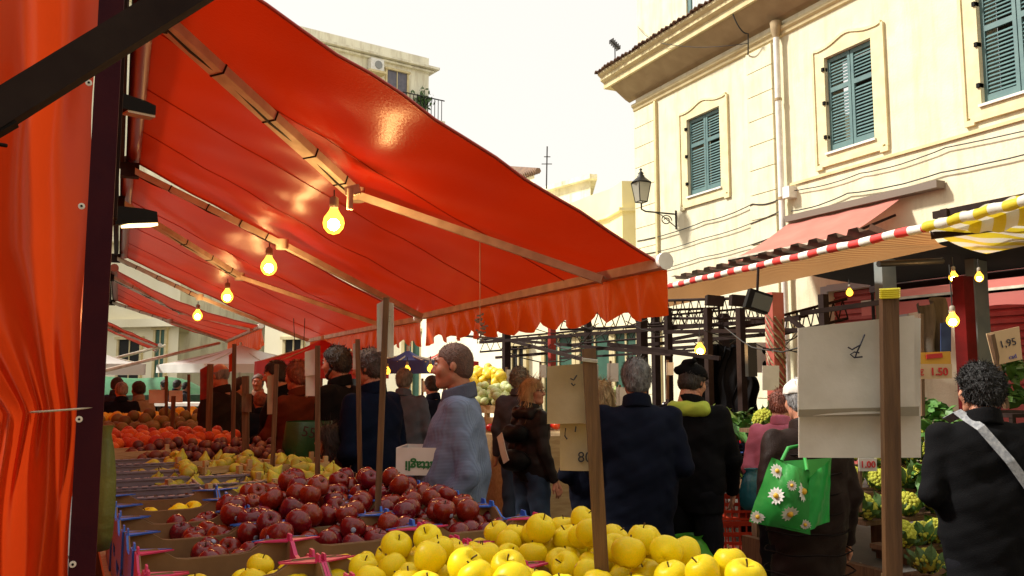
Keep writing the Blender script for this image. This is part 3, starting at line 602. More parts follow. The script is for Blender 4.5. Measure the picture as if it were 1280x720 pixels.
# curtain: gathered by a string at z = 1.46
cu = thing('orange_curtain', 'glossy orange PVC curtain tied back to the maroon post with a string', 'curtain', (-.2, py, 0))
zt_ = P(60, 512, d=1.75).z
def xl(z):
    if z > zt_: return -.225-.42*min(1, (z-zt_)/.32)**1.0*.55-.1*(z-zt_)
    k = (zt_-z); return -.225-.02*math.sin(min(1, k/.3)*PI/2)
def fc(u, v):
    z = 3.6*(1-v)+.35*v
    g = math.exp(-((z-zt_)/.16)**2)
    x = (px-.024)*(1-u)+xl(z)*u
    fold = .034*(1-.5*g)*math.sin(u*12.5+.9*math.sin(z*1.3)+.6)+.010*math.sin(u*27+z*1.7)+.016*g*math.sin(u*40)
    crease = .006*math.sin(z*9+u*5)*math.sin(u*PI)
    return Vector((x+.004*math.sin(z*14+u*9), py+.015+(fold+crease)*min(1, u*5)-.03*u*g, z))
MB().grid(fc, 120, 150).build('cloth', M_curtain, cu, True, fix=False)
def fc2(u, v):
    z = 1.36*(1-v)+.35*v
    return Vector((-.245-.06*u*(1-.3*v)-.01*v, py-.01+.03*math.sin(u*6+z*2), z+.05*math.sin(u*3)*(1-v)))
MB().grid(fc2, 30, 40).build('hanging_flap', M_curtain, cu, True, fix=False)
def fc3(u, v):
    a = P(-12, 455+18*u, d=1.9).lerp(P(34, 506-14*u, d=1.86), v); return a+Vector((0, .01*math.sin(v*6), 0))
MB().grid(fc3, 6, 12).build('clear_strip', mat('cloudy_plastic_strip', (.42, .38, .34), (.3, .2, .16), .25, 9, .4), cu, True, fix=False)
MB().tube([P(26, 516, d=1.70), P(60, 514, d=1.66), P(100, 511, d=1.70), P(129, 508, d=1.72)], .0022, 5).build('string', M_arm, cu, True)
for (x, y) in ((111, 104), (102, 258), (99, 524), (91, 705)):
    p = P(x, y, Y=py-.022); MB().tube([p, p-Vector((0, .004, 0))], .0065, 12).build('eyelet', M_white, cu, True); MB().tube([p-Vector((0, .0042, 0)), p-Vector((0, .006, 0))], .0025, 8).build('eyelet', M_black, cu, True)
# back of the stall, out of view; curtain added to block the sun
def bcf(u, v): return Vector((-.42+.03*math.sin(u*60), 2.4+11.5*u, 3.7-3.5*v))
bk = tag(MB().grid(bcf, 160, 6).build('sun_blocking_curtain', M_curtain, fix=False), 'long orange curtain added unseen to block the sun, hidden behind the tied curtain', 'curtain')
tag(MB().mm(-1.6, -.5, 1.2, 2.3, 0, .9).mm(-1.55, -.55, 1.25, 2.25, .905, 1.35).build('storage_boxes', mat('dark_boxes', (.03, .025, .022), (.05, .035, .03), .8)), 'dark boxes stored behind the orange curtain at the left edge', 'box')
# hanging greenish bag behind the post
def bag(name, label, c, w, h, dpt, m, seed=0, neck=True, cat='bag', rz=0, crumple=.012):
    rr = random.Random(seed); ph = [rr.uniform(0, 6) for _ in range(5)]
    t = thing(name, label, cat, c, rz)
    def fn(v, a):
        k = 1+crumple*14*(.5*math.sin(3*a+v.z*20+ph[0])+.5*math.sin(7*a-v.z*31+ph[1]))*.5
        return Vector((v.x*k*w, v.y*k*dpt, v.z*h))
    pr = [(.02, 0), (.34, .02), (.47, .12), (.5, .35), (.47, .6), (.36, .82), (.22, .93), (.3, 1.0)] if neck else [(.02, 0), (.44, .01), (.5, .1), (.5, .5), (.48, .97), (.47, .98)]
    MB().lathe(pr, 28, (0, 0, 0), fn).build('sack', m, t, fix=False)
    return t
bag('plastic_bag', 'yellowish green plastic bag hanging behind the maroon post', P(124, 690, d=2.35), .07, .34, .08, mat('greenish_plastic', (.17, .18, .035), (.10, .12, .025), .5, 8, .5, trans=.2), 3)

_before = set(C.objects)
# ------------------------------------------------------------------ front counter with crates
CT = 1.02         # height of the crate tops' floor + wall
ctr = thing('market_counter', 'long boarded wooden counter under the fruit crates', 'counter', (.7, 4, 0))
for i in range(6): MB().mm(.06+i*.21, .06+i*.21+.2, .95, 7.3, .83, .855).build('board', M_wood2, ctr, True)
for x in (.12, 1.24):
    for y in (1.05, 3.1, 5.2, 7.2): MB().mm(x-.03, x+.03, y-.03, y+.03, 0, .83).build('leg', M_wood, ctr, True)
MB().mm(1.31, 1.33, .95, 7.3, .65, .86).build('apron', M_wood, ctr, True)
def crate_proto(name, Lx, Ly, h, mout, label, group, cat='crate', edge=.006, inner=None, slats=False):
    t = thing(name, label, cat, (0, 0, -50), 0, group)
    MB().mm(-Lx/2, Lx/2, -Ly/2, Ly/2, 0, .008).build('base', inner or M_card, t)
    hi = h; lo = h*.72
    def prof(L): return [(-L/2, 0), (L/2, 0), (L/2, hi), (L/2-.055, hi), (L/2-.075, hi-.012), (L/2-.10, lo+.004), (L/2-.13, lo), (-L/2+.13, lo), (-L/2+.10, lo+.004), (-L/2+.075, hi-.012), (-L/2+.055, hi), (-L/2, hi)]
    for s in (-1, 1):
        w = MB().prism(prof(Ly), s*Lx/2-.003, s*Lx/2+.003, 'x').build('end_panel', mout, t)
        MB().prism([(a*.985, b-.002) for a, b in prof(Ly)], s*(Lx/2-.0035)-.0025*0-(.004 if s > 0 else 0), s*(Lx/2-.0035)+(.004 if s < 0 else 0), 'x').build('liner', inner or M_card, w)
        # narrow lip
        w2 = MB().prism(prof(Lx*.985), s*Ly/2-.003, s*Ly/2+.003, 'y').build('side_panel', inner or M_card, t)
        MB().prism([(-Lx/2*.98, 0.002), (Lx/2*.98, .002), (Lx/2*.98, hi*.70), (-Lx/2*.98, hi*.70)], s*(Ly/2+.0032), s*(Ly/2+.0045), 'y').build('print', mout, w2)
    for sx in (-1, 1):
        for sy in (-1, 1):   # folded corner post: triangular tab + stacking lug
            c = MB(); x, y = sx*Lx/2, sy*Ly/2
            c.add([(x, y, hi), (x-sx*.095, y, hi-.002), (x, y-sy*.035, hi-.002), (x, y, hi-.004), (x-sx*.095, y, hi-.006), (x, y-sy*.035, hi-.006)], [(0, 1, 2), (3, 5, 4), (0, 2, 5, 3), (0, 3, 4, 1), (1, 4, 5, 2)])
            c.prism([(y-sy*.004, hi-.002), (y-sy*.045, hi-.002), (y-sy*.038, hi+.016), (y-sy*.012, hi+.016)], x-sx*.001, x-sx*.006, 'x')
            c.build('corner_lug', mout, t)
    return t
YP, RP, BP = .30, .30, .30
pc = crate_proto('fruit_crate', .40, .29, .115, M_pink, 'x', 'pink cardboard fruit crates on the front counter')
bc = crate_proto('fruit_crate', .40, .29, .115, M_blue, 'x', 'blue cardboard fruit crates on the front counter')
first = {}
def place(proto, x, y, z, label, rz=0):
    m = Matrix.Translation((x, y, z)) @ Matrix.Rotation(rz, 4, 'Z')
    if id(proto) not in first: first[id(proto)] = 1; proto.matrix_basis = m; MW[proto.name] = m; proto['label'] = label; return proto
    return copy_tree(proto, m, None, label)
colx = [.29, .70, 1.11]; cn = ['left', 'middle', 'aisle']
rows = [1.15+.305*i for i in range(9)]
DX = lambda y: 1-.02*(y-1.5)
ordn = ['nearest', 'second', 'third', 'fourth', 'fifth', 'sixth', 'seventh', 'eighth', 'ninth']
for i, y in enumerate(rows):
    pk = i < 5 or (i == 5 and False)
    col = 'pink' if pk else 'blue'
    what = ('holding yellow apples', 'heaped with yellow apples', 'heaped with yellow apples')
    for j, x in enumerate(colx):
        x = x*DX(y)+random.uniform(-.006, .006)
        if j == 0: wh = 'holding a few yellow apples' if i < 4 else 'left empty' if i in (4, 7) else 'holding a few red apples'
        else: wh = 'under heaped yellow apples' if i < 4 else 'between yellow and red apples' if i == 4 else 'under heaped red apples'
        for lv in (0, 1):
            z = .857+lv*.118
            if lv == 0 and j == 1: continue
            place(pc if pk else bc, x, y, z, f"{'upper' if lv else 'lower'} {col} crate {wh}, {ordn[i]} row, {cn[j]} column", random.uniform(-.012, .012))
for i, y in enumerate(rows):
    for lv in range(4): place(pc if i < 5 else bc, .27+random.uniform(-.01, .01), y, .30+lv*.118, f"empty {'pink' if i < 5 else 'blue'} crate stored under the counter, {ordn[i]} stack, {ordn[lv] if lv else 'lowest'} from the bottom")
ZB = .857+.118+.01
# plastic lilac trays behind, left side
lp = thing('plastic_tray', 'x', 'tray', (0, 0, 0), 0, 'perforated lilac plastic trays on the front counter')
MB().mm(-.195, .195, -.13, .13, 0, .05).build('base', mat('tray_inside_shade', (.02, .018, .02)), lp)  # near-black base: shade inside the tray put into the colour
for s in (-1, 1):
    w = MB()
    for k in range(13):
        xx = -.195+k*.0325; w.mm(xx-.009, xx+.009, s*.137-.003, s*.137+.003, .008, .075)
    w.mm(-.2, .2, s*.137-.004, s*.137+.004, .075, .1); [w.mm(-.2+.04*q, -.2+.04*q+.024, s*.145-.014, s*.145+.012, .0985, .104) for q in range(10)]; w.mm(-.2, .2, s*.145-.018, s*.145-.012, .0985, .104); w.mm(-.2, .2, s*.137-.004, s*.137+.004, .035, .048)
    w.build('side_panel', M_lilac, lp)
    MB().mm(s*.2-.004, s*.2+.004, -.13, .13, .008, .1).build('end_panel', M_lilac, lp)
for k, (x, y, z) in enumerate([(.27, 4.02, .95), (.27, 4.31, .96), (.66, 4.35, .95), (.26, 4.60, .965), (.27, 4.89, .97), (.64, 4.65, .955), (.26, 5.18, .98)]):
    m = Matrix.Translation((x, y, z))
    lb = f"lilac perforated plastic tray, {ordn[k]} from the camera among the trays left of the pears"
    if k == 0: lp.matrix_basis = m; MW[lp.name] = m; lp['label'] = lb
    else: copy_tree(lp, m, None, lb)
tag(MB().mm(.05, 1.25, 3.9, 5.34, .857, .945).build('tray_bench', M_wood), 'wooden riser on the counter carrying the plastic trays and the pears', 'riser')
tag(MB().mm(.0, 1.16, 5.36, 7.2, .857, .98).build('citrus_bench', M_wood), 'wooden riser on the counter carrying the oranges', 'riser')
# wooden crates for pears: slatted sides
def wood_crate(label, c, Lx, Ly, h, rz=0, tilt=0, m=M_wood2, group=None, n=2, name='wooden_crate'):
    t = thing(name, label, 'crate', c, rz, group)
    if tilt: t.matrix_basis = t.matrix_basis @ Matrix.Rotation(tilt, 4, 'Y'); MW[t.name] = t.matrix_basis.copy()
    hh = h/n
    for s in (-1, 1):
        for k in range(n):
            MB().mm(-Lx/2, Lx/2, s*Ly/2-.004, s*Ly/2+.004, k*hh+.006, k*hh+hh-.012).build('slat', m, t)
            MB().mm(s*Lx/2-.005, s*Lx/2+.005, -Ly/2+.006, Ly/2-.006, k*hh+.006, k*hh+hh-.012).build('slat', m, t)
        for q in (-1, 1): MB().mm(s*(Lx/2-.016)-.012, s*(Lx/2-.016)+.012, q*(Ly/2-.016)-.012, q*(Ly/2-.016)+.012, 0, h+.02).build('corner_post', m, t)
    for k in range(5): MB().mm(-Lx/2+.01+k*(Lx-.02)/5, -Lx/2+.01+(k+.9)*(Lx-.02)/5, -Ly/2+.01, Ly/2-.01, .0, .006).build('bottom_slat', m, t)
    return t
for k, (x, y, rz, w) in enumerate([(.62, 4.35, .5, 'leftmost'), (.98, 4.2, .05, 'nearest the aisle'), (.72, 4.95, .35, 'behind the leftmost pear crate'), (1.0, 4.85, 0, 'far aisle side')]):
    wood_crate(f'pale wooden crate of green pears, {w}', (x, y, .95+.03*(k > 1)), .44, .33, .11, rz, R(-4) if k == 0 else 0, group='wooden pear crates')
wood_crate('low wooden crate edge in front of the oranges at the left', (.22, 5.62, .985), .5, .3, .14, .1, group='wooden orange crates')

# ---- fruit
def heap(n, x0, x1, y0, y1, zb, r, cap, seed=0, taken=None, jit=.06):
    g = np.random.default_rng(seed); pts = [] if taken is None else list(taken); n0 = len(pts); tries = 0
    while len(pts)-n0 < n and tries < n*4:
        tries += 1
        c = np.stack([g.uniform(x0, x1, 60), g.uniform(y0, y1, 60)], 1); z = np.full(60, zb+r)
        if pts:
            p = np.array(pts); d2 = (c[:, None, 0]-p[None, :, 0])**2+(c[:, None, 1]-p[None, :, 1])**2
            dd = (r+p[None, :, 3]*.98)**2-d2; zz = np.where(dd > 0, p[None, :, 2]+np.sqrt(np.maximum(dd, 0)), 0); z = np.maximum(z, zz.max(1))
        u = (c[:, 0]-x0)/(x1-x0); v = (c[:, 1]-y0)/(y1-y0); lim = zb+cap(u, v); sc = z-lim*.9
        ok = z+r <= lim+r*1.0
        if not ok.any(): continue
        sc[~ok] = 9; k = int(np.argmin(sc)); pts.append((c[k, 0], c[k, 1], z[k], r*float(g.uniform(1-jit, 1+jit))))
    return pts[n0:]
def apple_mesh(name, m, kind, n=20, sd=0):
    q = random.Random(sd); p1_, p2_, l1, l2, tp = q.uniform(0, 6), q.uniform(0, 6), q.uniform(.0, .06), q.uniform(0, .04), q.uniform(-.05, .09)
    k = 18; prof = []
    for i in range(k+1):
        t = i/k*PI; r = math.sin(t)**.92; z = -math.cos(t)
        r *= 1+.06*z if kind == 'y' else 1+.10*z
        z2 = z*(.90 if kind == 'y' else .96)
        if z > 0: z2 -= .34*math.exp(-(r/.28)**2)
        else: z2 += .16*math.exp(-(r/.22)**2)
        prof.append((max(r, .001), z2))
    amp = .02 if kind == 'y' else .05
    return MB().lathe(prof, n, (0, 0, 0), lambda v, a: Vector((v.x*(1+l1*math.cos(a+p1_)+l2*math.cos(2*a+p2_)+tp*v.z+amp*math.cos(5*a)*(.3-.7*min(0, v.z))), v.y*(1+l1*math.cos(a+p1_)+l2*math.cos(2*a+p2_)+tp*v.z+amp*math.cos(5*a)*(.3-.7*min(0, v.z))), v.z+.02*math.cos(5*a)*(abs(v.z) > .6)))).mesh(name, m)
me_y, me_r = [apple_mesh('yellow_apple', M_yapple, 'y', sd=i) for i in range(5)], [apple_mesh('red_apple', M_rapple, 'r', sd=i+9) for i in range(5)]
me_stem = MB().tube([(0, 0, .50), (.02, 0, .75), (.09, .02, 1.02)], .035, 5, r2=.055).mesh('stem', M_stem)
me_stick = MB().lathe([(.001, 1.02), (.15, 1.008), (.22, .985), (.22, .97)], 12, (0, 0, 0), lambda v, a: Vector((v.z*.995, v.x, v.y))).mesh('sticker', mat('red_sticker', (.6, .05, .03), (.7, .5, .3), .35, 8))
me_stick2 = MB().lathe([(.001, 1.02), (.13, 1.01), (.20, .99), (.20, .975)], 12, (0, 0, 0), lambda v, a: Vector((v.z*.985, v.x, v.y))).mesh('sticker', mat('pale_blue_sticker', (.45, .5, .6), (.1, .15, .35), .35, 20))
pp = []
for i in range(21):
    t = i/20; z = -1+2.5*t
    r = .92*math.sin(min(1, (z+1)/1.9)*PI)**.6 if z < .1 else None
    pp.append(z)
def pear_r(z):
    if z < .0: return math.sqrt(max(0, 1-(z/1.0)**2))*.92
    return .92*(.60*math.exp(-(z/.72)**2)+.40*math.sqrt(max(0, 1-(z/1.55)**2)))
me_p = MB().lathe([(max(.001, pear_r(z)), z) for z in [-1, -.985, -.93, -.8, -.6, -.35, -.1, .15, .4, .65, .9, 1.1, 1.3, 1.42, 1.5, 1.545]], 16).mesh('pear', M_pear)
me_pst = MB().tube([(0, 0, 1.5), (.03, 0, 1.8), (.12, 0, 2.0)], .05, 5).mesh('stem', M_stem)
me_o = MB().sphere((0, 0, 0), 1, 12, (1, 1, .93)).mesh('orange', M_orange)
me_t = MB().sphere((0, 0, 0), 1, 10, (1, 1, .85)).mesh('tomato', M_tomato)
me_pl = MB().sphere((0, 0, 0), 1, 8, (1, 1, 1.1)).mesh('plum', M_plum)
me_le = MB().sphere((0, 0, 0), 1, 8, (1, 1, 1.25)).mesh('lemon', mat('lemon_peel', (.75, .55, .04), None, .45, 10, .1, jitter=.1))
def scatter(pts, name, me, label, cat, group, upright=.7, extra=None, stick=None, pstick=0, seed=0, children=True):
    rr = random.Random(seed)
    ys = sorted(q[1] for q in pts); yA, yB = ys[len(ys)//3], ys[2*len(ys)//3]; zt = max(q[2] for q in pts); base_label = label
    for (x, y, z, r) in pts:
        label = base_label+(', near edge' if y < yA else ', middle depth' if y < yB else ', far edge') if len(pts) > 20 else base_label
        if len(pts) > 20 and z == zt: label = base_label+', topmost one'
        mesh_ = me[rr.randrange(len(me))] if isinstance(me, list) else me
        e = Euler((rr.gauss(0, upright), rr.gauss(0, upright), rr.uniform(0, 6.28))).to_matrix().to_4x4()
        m = Matrix.Translation((x, y, z)) @ e @ Matrix.Diagonal((r*rr.uniform(.93, 1.06), r*rr.uniform(.93, 1.06), r*rr.uniform(.92, 1.08), 1))
        o = link(bpy.data.objects.new(name, mesh_), None, m); tag(o, label, cat, group)
        if children and extra is not None: link(bpy.data.objects.new('stem', extra), o)
        if stick is not None and rr.random() < pstick: link(bpy.data.objects.new('sticker', stick), o); o['label'] = label.replace('apple', 'apple with a sticker', 1)
hx = lambda u, v: .05+.15*np.minimum(1, 3.2*np.minimum(1-v+.15, 1))*(1-.35*(2*u-1)**2)
Yg = 'yellow apples on the front counter'
scatter(heap(62, .12, .46, 1.35, 2.38, ZB, .038, lambda u, v: .20+.03*u-.05*v, 1), 'yellow_apple', me_y, 'yellow apple among those low in the left pink crates', 'apple', Yg+', left crates', .55, me_stem, me_stick, .2, 1)
scatter(heap(110, .50, .90, 1.35, 2.42, ZB, .038, lambda u, v: .12+.14*np.sin(np.clip((u+.05)*2.6, 0, PI))*np.clip(2.6-2.6*v, 0, 1), 2), 'yellow_apple', me_y, 'yellow apple in the heap left of the leaning brown stake', 'apple', Yg+', middle heap', .5, me_stem, me_stick, .25, 2)
scatter(heap(120, .93, 1.31, 1.35, 2.46, ZB, .0385, lambda u, v: .12+.16*np.sin(np.clip((u+.08)*2.6, 0, PI))*np.clip(2.7-2.6*v, 0, 1), 3), 'yellow_apple', me_y, 'yellow apple in the heap around the leaning brown stake', 'apple', Yg+', aisle side heap', .5, me_stem, me_stick, .25, 3)
Rg = 'red apples on the front counter'
scatter(heap(34, .20, .48, 2.55, 3.3, ZB, .039, lambda u, v: .09+.12*u, 4), 'red_apple', me_r, 'dark red apple among the few in the left crates', 'apple', Rg+', left crates', .6, me_stem, me_stick2, .35, 4)
scatter(heap(95, .48, .89, 2.62, 3.62, ZB, .040, lambda u, v: .09+.15*np.exp(-((u-.5)/.45)**2-((v-.55)/.4)**2), 5), 'red_apple', me_r, 'dark red apple in the middle heap', 'apple', Rg+', middle heap', .6, me_stem, me_stick2, .12, 5)
scatter(heap(105, .89, 1.29, 2.62, 3.74, ZB, .040, lambda u, v: .08+.14*np.exp(-((u-.35)/.5)**2-((v-.6)/.5)**2), 6), 'red_apple', me_r, 'dark red apple in the heap by the blue sweater man', 'apple', Rg+', aisle side heap', .6, me_stem, me_stick2, .12, 6)
scatter([(.20, 3.50, ZB+.04, .042), (.31, 3.54, ZB+.04, .044), (.42, 3.50, ZB+.04, .042), (.37, 3.60, ZB+.04, .04)], 'yellow_apple', me_y, 'yellow green apple lying with three others in a dim crate at the left', 'apple', Yg+', loose ones at the left', .5, me_stem, None, 0, 9)
Pg = 'green pears on the front counter'
scatter(heap(80, .48, .85, 4.0, 5.25, .97, .038, lambda u, v: .17+.10*u+.05*v, 7), 'pear', me_p, 'green pear in the left part of the pear crates', 'pear', Pg+', left part', .95, me_pst, None, 0, 7)
scatter(heap(100, .82, 1.24, 3.85, 5.25, .97, .039, lambda u, v: .17+.08*np.sin(u*3), 8), 'pear', me_p, 'green pear in the aisle side part of the pear crates', 'pear', Pg+', aisle side', .95, me_pst, None, 0, 8)
Og = 'oranges on the front counter'
og = heap(230, -.02, 1.06, 5.6, 7.2, .99, .047, lambda u, v: .16+.27*np.sin(np.clip(v*1.3+.5, 0, PI))*(1-.15*u), 9, jit=.14)
scatter(og, 'orange', me_o, 'orange in the big heap at the far end of the front counter', 'orange', Og, 1, None, None, 0, 10)
dk = heap(200, .28, 1.12, 5.08, 5.75, 1.0, .030, lambda u, v: .14+.16*v, 10, jit=.15)
scatter(dk, 'plum', me_pl, 'small dark red fruit between the pears and the oranges', 'plum', 'small dark fruit on the front counter', 1, None, None, 0, 11)
scatter(heap(46, .18, .50, 4.35, 5.3, .99, .036, lambda u, v: .10+.12*u+.04*v, 14), 'pear', me_p, 'green pear lying on the trays left of the pear crates', 'pear', Pg+', on the trays', .95, me_pst, None, 0, 12)
# crumpled yellow tissue in pear crates
def tissue(label, c, w, m, seed, name='wrapping_tissue'):
    rr = random.Random(seed); ph = [rr.uniform(0, 6) for _ in range(6)]
    c = Vector(c)
    return tag(MB().grid(lambda u, v: c+Vector(((u-.5)*w, (v-.5)*w*.7, .02*math.sin(9*u+ph[0])*math.cos(8*v+ph[1])+.012*math.sin(21*u+17*v+ph[2])+.01*math.sin(33*u-25*v+ph[3]))), 24, 18).build(name, m, fix=False), label, 'tissue')
M_tis = mat('yellow_tissue', (.60, .42, .10), (.5, .32, .06), .6, 10, .2, trans=.25)
tissue('crumpled yellow tissue under the leftmost pears', (.60, 4.2, 1.0), .3, M_tis, 1); tissue('crumpled yellow tissue among the pears near the first slim stake', (1.0, 4.0, 1.0), .42, M_tis, 2)
tissue('crumpled yellow tissue at the far pears', (.95, 4.9, 1.02), .4, M_tis, 3)

# the whole counter stands about three degrees off the line of the awnings
RT = Matrix.Translation((.7, 2.0, 0)) @ Matrix.Rotation(R(3), 4, 'Z') @ Matrix.Translation((-.7, -2.0, 0))
for o in set(C.objects)-_before:
    if o.parent is None: o.matrix_basis = RT @ o.matrix_basis; MW[o.name] = o.matrix_basis.copy()
# ------------------------------------------------------------------ stakes with price boards
def stake(base, top, d, w, label, boards=(), m=M_wood, name='price_stake', rz=None, d2=None, tie=None):
    a = P(*base, d=d); b = P(*top, d=d2 or d); t = thing(name, label, 'price sign', a)
    rt = Vector((math.cos(AZ), -math.sin(AZ), 0)); fw = Vector((math.sin(AZ), math.cos(AZ), 0))
    a2 = Vector(a)-(Vector(b)-Vector(a)).normalized()*max(0, (a.z-.8)) if a.z > .8 else a
    MB().bar(a2, b, w, w*.55, up=fw).build('stake', m, t, True)
    for (x0, y0, x1, y1, off, mb_, nm, skew) in boards:
        p = [P(x0, y0, d=d+off), P(x1, y0+skew, d=d+off+.0), P(x1, y1+skew*.3, d=d+off), P(x0, y1, d=d+off)]
        q = [v+fw*.006 for v in p]
        n = 8
        mbx = MB()
        def pt(u, v, s): a_ = p[0].lerp(p[1], u); b_ = p[3].lerp(p[2], u); return a_.lerp(b_, v)+fw*(s*.005+.008*math.sin(u*3)*math.sin(v*4))
        mbx.grid(lambda u, v: pt(u, v, 0), n, n); mbx.grid(lambda u, v: pt(u, v, 1), n, n)
        for k in range(4):
            f = [lambda t_, s: pt(t_, 0, s), lambda t_, s: pt(1, t_, s), lambda t_, s: pt(t_, 1, s), lambda t_, s: pt(0, t_, s)][k]
            mbx.grid(lambda u, v: f(u, v), n, 1, False)
        mbx.build(nm, mb_, t, True, fix=False)
    return t
def strokes(t, pts, d, r=.0016, m=M_ink, name='marker_line'):
    for pl_ in pts: MB().tube([P(x, y, d=d) for x, y in pl_], r, 5).build(name, m, t, True)
# nearest big stake, board of grey cardboard
D9 = 1.62
s9 = stake((1116, 745), (1111, 362), D9, .031, 'tall stake with the largest grey board, yellow tie at its top', [(998, 410, 1143, 520, .028, M_cardgrey, 'board', -16), (999, 520, 1151, 572, .038, M_cardgrey, 'board', 0), (1138, 396, 1151, 560, .045, M_paper, 'board', 2)], d2=D9-.02)
MB().add([P(998, 512, d=D9+.02), P(1149, 508, d=D9+.02), P(1149, 520, d=D9+.027), P(998, 521, d=D9+.027)], [(0, 1, 2, 3)]).build('folded_lip', mat('folded_board_lip', (.40, .375, .30), (.34, .32, .26), .8), s9, True)
strokes(s9, [[(1081, 418), (1076, 430), (1071, 441), (1069, 447)], [(1060, 434), (1065, 437), (1072, 433), (1076, 431)], [(1078, 446), (1068, 447), (1063, 443), (1068, 440), (1074, 441)]], D9+.018, .0016)
for i in range(5): MB().tube([P(1101, 363+i*2.4, d=D9-.035), P(1123, 362+i*2.4, d=D9-.035), P(1125, 361+i*2.4, d=D9-.005), P(1100, 362+i*2.4, d=D9-.005), P(1101, 363+i*2.4, d=D9-.035)], .0022, 5).build('yellow_tie', M_tie, s9, True)
D8 = 1.95
s8 = stake((754, 745), (736, 436), D8, .031, 'leaning brown stake with two brown paper boards above the yellow apples', [(684, 458, 733, 530, .02, M_cardbrown, 'board', -4), (700, 528, 744, 588, .03, M_cardbrown, 'board', 2), (736, 452, 748, 580, .036, M_paper, 'board', 4)], d2=D8)
strokes(s8, [[(713, 473), (717, 475), (721, 469)], [(714, 479), (717, 482), (719, 480)], [(707, 535), (706, 545), (709, 549)], [(720, 533), (719, 540)]], D8+.012, .0017)
text('80', .034, P(731, 572, d=D8+.024), Matrix.Rotation(-AZ, 4, 'Z') @ Matrix.Rotation(PI/2, 4, 'X'), M_ink, s8)
for i in range(3): MB().tube([P(728, 448+i*1.5, d=D8-.015), P(746, 450+i*1.5, d=D8-.015), P(747, 450+i*1.5, d=D8+.02), P(728, 447+i*1.5, d=D8+.02), P(728, 448+i*1.5, d=D8-.015)], .0013, 4).build('string', M_paper, s8, True)
D1 = 2.95
s1 = stake((472, 640), (483, 372), D1, .020, 'slim stake with a white paper folded over its top, in front of the blue vest', [(471, 380, 479, 440, .02, M_paper, 'paper', -4), (479, 376, 492, 446, .03, M_paper, 'paper', 3)], d2=D1)
for x0 in (480, 484): strokes(s1, [[(x0, 388), (x0+3, 388)], [(x0, 395), (x0+5, 396)], [(x0, 402), (x0+3, 402)]], D1+.026, .0008, mat('printed_grey', (.2, .2, .2)))
s2 = stake((397, 605), (397, 432), 3.9, .022, 'slim stake with two grey price papers, left of the tall dark-haired man', [(381, 440, 396, 470, .02, M_cardgrey, 'paper', -5), (382, 468, 397, 495, .02, M_cardgrey, 'paper', 0), (396, 436, 400, 497, .03, M_paper, 'paper', 0)])
stake((450, 590), (447, 424), 4.2, .022, 'slim stake with a narrow paper strip right of the dark-haired man', [(441, 430, 446, 462, .02, M_cardgrey, 'paper', -2)])
stake((340, 598), (346, 455), 4.5, .022, 'slim stake with a brown price paper in front of the dark coat', [(334, 470, 343, 518, .02, M_cardbrown, 'paper', -2), (343, 465, 346, 515, .03, M_paper, 'paper', 0)])
stake((307, 570), (307, 470), 5.2, .04, 'broad stake end of two boards near the bald man', [(302, 492, 314, 515, -.03, M_wood, 'board', 0)])
stake((291, 570), (293, 430), 5.6, .025, 'thin stake with a small orange flag under the third awning', [(286, 444, 292, 465, .03, M_valance, 'flag', -4)])
stake((261, 540), (263, 455), 6.2, .04, 'broad reddish stake with a torn price paper at the far oranges', [(250, 462, 261, 500, .03, M_rust, 'paper', -6)])
stake((208, 520), (208, 470), 9, .03, 'far stake with two white papers above the far display', [(186, 487, 206, 504, 0, M_paper, 'paper', 0), (211, 488, 228, 503, 0, M_paper, 'paper', 0)])
stake((236, 500), (236, 468), 10, .03, 'short far stake left of the torn price paper')
stake((252, 500), (252, 466), 10.5, .03, 'short far stake behind the torn price paper')
stake((216, 520), (217, 495), 7.8, .035, 'short dark stake end in the middle of the far display')
# far display behind the front counter
fdt = thing('far_counter', 'far display table with dull produce behind the oranges', 'counter', (.4, 9.5, 0))
for i in range(4): MB().mm(-.45+i*.36, -.45+i*.36+.35, 8.3, 12.5, .95, .98).build('board', M_wood, fdt, True)
for x in (-.4, .9):
    for y in (8.4, 12.4): MB().mm(x-.04, x+.04, y-.04, y+.04, 0, .95).build('leg', M_wood, fdt, True)
scatter(heap(70, -.4, .9, 8.4, 9.8, .98, .06, lambda u, v: .16+.25*v, 12), 'melon', MB().sphere((0, 0, 0), 1, 9).mesh('melon', mat('dull_green_rind', (.16, .15, .04), (.22, .13, .05), .6, 6, .2, jitter=.4)), 'dull green and brown produce heaped on the far counter', 'fruit', 'produce on the far counter', 1, children=False)
scatter(heap(50, -.4, .9, 9.9, 11.5, .98, .07, lambda u, v: .3+.15*v, 13), 'lemon', me_le, 'lemon heaped at the back of the far counter', 'lemon', 'lemons on the far counter', 1, children=False)
# white box with green print held by the sweater man
wb = thing('fruit_box', 'white cardboard box with upside-down green lettering in front of the man in the blue sweater', 'box', P(525, 604, d=4.0))
rt3 = Matrix.Translation(P(527, 594, d=3.95)) @ Matrix.Rotation(-AZ-.1, 4, 'Z')
wb.matrix_basis = rt3; MW[wb.name] = rt3
for a_ in ((-.12, .12, -.008, 0, 0, .125), (-.12, .12, .2, .208, 0, .125), (-.12, -.112, 0, .2, 0, .125), (.112, .12, 0, .2, 0, .125), (-.12, .12, 0, .2, 0, .006)): MB().mm(*a_).build('panel', M_whiteprint, wb)
text('battagli', .06, (0.01, -.0095, .045), Matrix.Rotation(PI/2, 4, 'X') @ Matrix.Rotation(PI, 4, 'Z'), M_greenink, wb, world=False, bold=.002)
